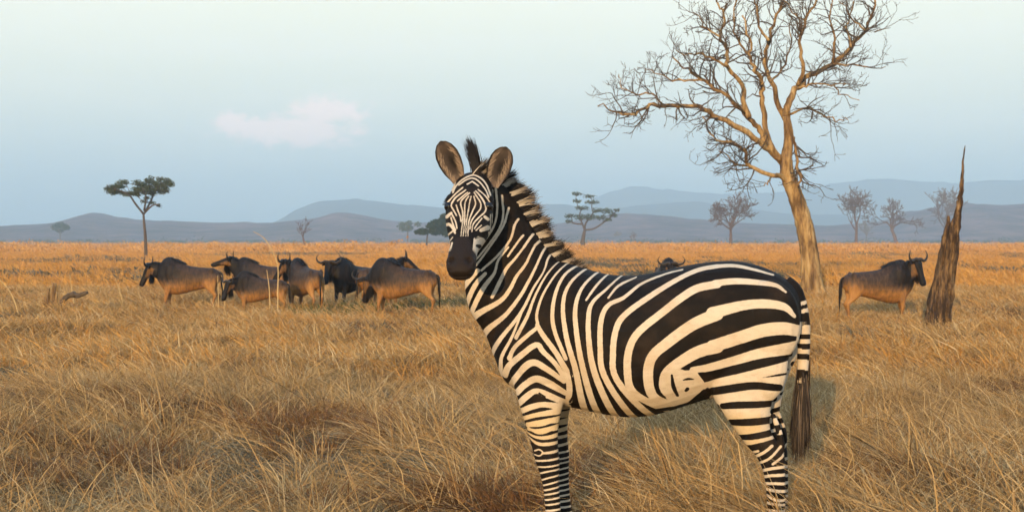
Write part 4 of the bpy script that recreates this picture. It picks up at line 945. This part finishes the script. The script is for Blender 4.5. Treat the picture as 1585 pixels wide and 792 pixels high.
# ------------------------------------------------------------------ grass
def tuft_mesh(seed, nb, rad, hmin, hmax, wid, droop, lean, m, segs=4, stalks=0):
    rg = np.random.default_rng(seed); mb = MB()
    for k in range(nb):
        a = rg.uniform(0, 6.28); rr = rad * math.sqrt(rg.uniform(0, 1)); p = np.array([math.cos(a) * rr, math.sin(a) * rr, -.02])
        stalk = k < stalks
        h = rg.uniform(hmin, hmax) * (1.35 if stalk else 1)
        out = np.array([math.cos(a + rg.normal(0, 1)), math.sin(a + rg.normal(0, 1)), 0]) * rg.uniform(.05, 1.0) * (.5 if stalk else 1)
        d0 = out * .7 + np.array([lean * rg.uniform(0, 1.3), 0, 1.0]); bend = out * droop * rg.uniform(.3, 1.3) + np.array([lean * .9, rg.normal(0, .1), -droop * rg.uniform(.15, .75)])
        kink = rg.random() < .42; kd = rg.normal(0, .5, 3); kt = rg.uniform(.4, .75)
        t = np.linspace(0, 1, segs + 1)[:, None]
        c = p + d0 * h * t + bend * h * t ** 2
        if kink: c = c + np.maximum(t - kt, 0) * np.array([kd[0], kd[1], -abs(kd[2]) * 1.8]) * h
        c[:, 2] = np.maximum(c[:, 2], -.02 + .01 * rg.random())
        sd = np.cross(d0, rg.normal(size=3)); sd /= np.linalg.norm(sd)
        w = (wid * rg.uniform(.6, 1.4)) * (1 - t ** 2 * .8) * (.8 if stalk else 1)
        v = np.stack([c - sd * w, c + sd * w], 1).reshape(-1, 3)
        mb.add(v, [(2 * i, 2 * i + 1, 2 * i + 3, 2 * i + 2) for i in range(segs)], r=np.full(len(v), min(1, rg.uniform(0, 1) + (.25 if stalk else 0))))
    return mb.mesh('tuft', m)
def scatter(name, meshes, pts, rot, scl, vid, tint, label, cat):
    cl_ = bpy.data.collections.new(name + '_sources')
    for i, me in enumerate(meshes): cl_.objects.link(bpy.data.objects.new('%s_source_%02d' % (name, i), me))
    me = bpy.data.meshes.new(name); me.from_pydata(pts.tolist(), [], [])
    me.attributes.new('rot', 'FLOAT_VECTOR', 'POINT').data.foreach_set('vector', rot.astype(np.float32).reshape(-1))
    me.attributes.new('scl', 'FLOAT_VECTOR', 'POINT').data.foreach_set('vector', scl.astype(np.float32).reshape(-1))
    me.attributes.new('tint', 'FLOAT', 'POINT').data.foreach_set('value', tint.astype(np.float32))
    me.attributes.new('vid', 'INT', 'POINT').data.foreach_set('value', vid.astype(np.int32))
    o = link(bpy.data.objects.new(name, me)); tag(o, label, cat, kind='stuff')
    ng = bpy.data.node_groups.new(name, 'GeometryNodeTree')
    ng.interface.new_socket('Geometry', in_out='INPUT', socket_type='NodeSocketGeometry'); ng.interface.new_socket('Geometry', in_out='OUTPUT', socket_type='NodeSocketGeometry')
    gi = N(ng, 'NodeGroupInput'); go = N(ng, 'NodeGroupOutput'); iop = N(ng, 'GeometryNodeInstanceOnPoints'); ci = N(ng, 'GeometryNodeCollectionInfo')
    ci.inputs['Collection'].default_value = cl_; ci.inputs['Separate Children'].default_value = True; ci.inputs['Reset Children'].default_value = True
    L(ng, gi.outputs[0], iop.inputs['Points']); L(ng, ci.outputs[0], iop.inputs['Instance']); iop.inputs['Pick Instance'].default_value = True
    for at_, typ, sock in (('rot', 'FLOAT_VECTOR', 'Rotation'), ('scl', 'FLOAT_VECTOR', 'Scale'), ('vid', 'INT', 'Instance Index')):
        na = N(ng, 'GeometryNodeInputNamedAttribute', data_type=typ); na.inputs[0].default_value = at_; L(ng, na.outputs[0], iop.inputs[sock])
    L(ng, iop.outputs[0], go.inputs[0])
    o.modifiers.new('scatter', 'NODES').node_group = ng
    return o
LEAN = -.22
near_m = [tuft_mesh(100 + i, 130, .16, .10, .30, .0022, 1.0, LEAN, M_grass, 5, 4) for i in range(6)]
near_m += [tuft_mesh(110 + i, 40, .12, .24, .46, .0026, .75, LEAN, M_grass, 6, 12) for i in range(3)]
near_m += [tuft_mesh(120 + i, 150, .15, .06, .17, .0030, 1.0, LEAN * .5, M_weed, 4) for i in range(2)]
near_m += [tuft_mesh(125 + i, 90, .11, .12, .30, .0030, .6, LEAN * .5, M_rust, 4) for i in range(2)]
near_m += [tuft_mesh(130, 110, .16, .10, .26, .004, .8, LEAN * .5, M_green, 4)]
mid_m = [tuft_mesh(140 + i, 90, .32, .14, .36, .0060, .7, LEAN, M_grass if i < 3 else M_far, 3, 8) for i in range(4)] + [tuft_mesh(150 + i, 90, .32, .10, .24, .008, .9, LEAN * .5, M_weed, 3) for i in range(2)] \
      + [tuft_mesh(155, 70, .25, .14, .32, .007, .6, LEAN * .5, M_rust, 3), tuft_mesh(156, 80, .3, .12, .3, .008, .8, LEAN * .5, M_green, 3)]
far_m = [tuft_mesh(160 + i, 90, 1.0, .16, .38, .016, .6, LEAN, M_far, 2, 6) for i in range(4)] + [tuft_mesh(165, 90, 1.0, .12, .30, .02, .7, LEAN, M_weed, 2)]
vfar_m = [tuft_mesh(170 + i, 110, 4.5, .16, .36, .07, .5, LEAN, M_far, 2) for i in range(3)]
def vnoise(x, y, f, seed):
    rg = np.random.default_rng(seed); g = rg.uniform(0, 1, (64, 64)); x = x * f + 100; y = y * f + 100
    xi, yi = np.floor(x).astype(int), np.floor(y).astype(int); fx, fy = x - xi, y - yi; fx = fx * fx * (3 - 2 * fx); fy = fy * fy * (3 - 2 * fy)
    G = lambda a, b: g[a % 64, b % 64]
    return (G(xi, yi) * (1 - fx) + G(xi + 1, yi) * fx) * (1 - fy) + (G(xi, yi + 1) * (1 - fx) + G(xi + 1, yi + 1) * fx) * fy
def zone(d0, d1, dens, spread, seed):
    rg = np.random.default_rng(seed); n = int(spread * (d1 ** 2 - d0 ** 2) * dens)
    d = np.sqrt(rg.uniform(d0 ** 2, d1 ** 2, n)); x = rg.uniform(-spread, spread, n) * d
    return rg, x, d
def place(name, d0, d1, dens, spread, seed, meshes, kinds, smin, smax, label):
    rg, x, y = zone(d0, d1, dens, spread, seed); n = len(x)
    w1 = vnoise(x, y, .55, 1) * .55 + vnoise(x, y, 1.6, 2) * .45; w2 = vnoise(x, y, .8, 3) * .6 + vnoise(x, y, 2.3, 4) * .4; hh = vnoise(x, y, .45, 5) * .6 + vnoise(x, y, 1.3, 6) * .4
    if d0 > 30: w1 = vnoise(x, y * .4, .12, 7) * .6 + vnoise(x, y * .5, .4, 8) * .4
    vid = np.zeros(n, int); u = rg.uniform(0, 1, n)
    base, tall, weed, rust, green = kinds
    vid = rg.choice(base, n)
    if len(tall): s = u < .10 + .22 * (hh > .6); vid[s] = rg.choice(tall, s.sum())
    if len(weed): s = (w1 > .60) & (rg.uniform(0, 1, n) < .75); vid[s] = rg.choice(weed, s.sum())
    if len(rust): s = (w2 > .68) & (rg.uniform(0, 1, n) < .45); vid[s] = rg.choice(rust, s.sum())
    if len(green):
        for (gx_, gy_, gr) in ((P(692, 470, 1)[0] * 33, 33, 1.3), (P(530, 478, 1)[0] * 32, 31.5, 1.2), (P(20, 482, 1)[0] * 30, 31, .8)):
            s = (np.hypot(x - gx_, (y - gy_) * .5) < gr) & (rg.uniform(0, 1, n) < .6); vid[s] = rg.choice(green, s.sum())
    sc = rg.uniform(smin, smax, n) * (.75 + .5 * hh)
    rot = np.stack([rg.normal(0, .10, n), rg.normal(0, .10, n), rg.uniform(-1.5, 1.5, n)], 1)
    z = hnoise(x, y)
    scatter(name, meshes, np.stack([x, y, z], 1), rot, np.stack([sc * rg.uniform(.9, 1.2, n), sc * rg.uniform(.9, 1.2, n), sc], 1), vid, rg.uniform(0, 1, n), label, 'grass')
place('foreground_grass', 5.2, 9.2, 66, .5, 205, near_m, ([0, 1, 2, 3, 4, 5], [6, 7, 8], [9, 10], [11, 12], [13]), .82, 1.22, 'tangled dry straw grass around the zebra\'s legs')
place('straw_grass', 9.2, 16, 60, .5, 201, near_m, ([0, 1, 2, 3, 4, 5], [6, 7, 8], [9, 10], [11, 12], [13]), .7, 1.15, 'tangled dry straw grass between the zebra and the herd')
place('middle_grass', 16, 46, 17, .46, 202, mid_m, ([0, 1, 2, 3], [], [4, 5], [6], [7]), .68, 1.1, 'dry straw grass around the wildebeest')
place('open_grass', 46, 170, 1.5, .44, 203, far_m, ([0, 1, 2, 3], [], [4], [], []), .8, 1.2, 'golden grass of the open plain')
place('distant_grass', 170, 560, .045, .43, 204, vfar_m, ([0, 1, 2], [], [], [], []), .8, 1.2, 'golden grass far out on the plain')
# single tall stalks
M_stalk, nt_, b_ = mat('pale_stalk'); b_.inputs['Base Color'].default_value = (.55, .38, .17, 1)
for i, (pts, lab) in enumerate([
    ([(430, 497), (430, 450), (430, 413), (421, 387), (408, 368), (392, 358)], 'tallest pale grass stalk, bending over beside the herd'),
    ([(338, 490), (338, 455), (337, 426)], 'straight pale stalk at the side-view wildebeest\'s tail'),
    ([(349, 492), (347, 455), (343, 426)], 'slightly leaning pale stalk in front of the low-backed wildebeest'),
    ([(418, 494), (417, 450), (413, 418)], 'thin pale stalk against the low-backed wildebeest\'s flank'),
    ([(31, 500), (24, 470), (12, 446), (-6, 428)], 'bent pale stalk leaning away from the broken stump'),
    ([(118, 484), (112, 455), (108, 425)], 'thin stalk standing just behind the broken stump'),
    ([(192, 486), (188, 460), (178, 430)], 'thin pale stalk between broken stump and herd')]):
    Y = gdepth(pts[0][1]) ; o0 = P(*pts[0], Y); o0[2] = 0
    mb = MB(); c = catmull(np.array([P(x, y, Y + .1 * k) - o0 for k, (x, y) in enumerate(pts)]), 5); tube(mb, c, np.linspace(.013, .005, len(c)), 6)
    o = mb.build('grass_stalk', M_stalk); o.location = tuple(o0); tag(o, lab, 'grass stalk', 'tall pale stalks above the grass')
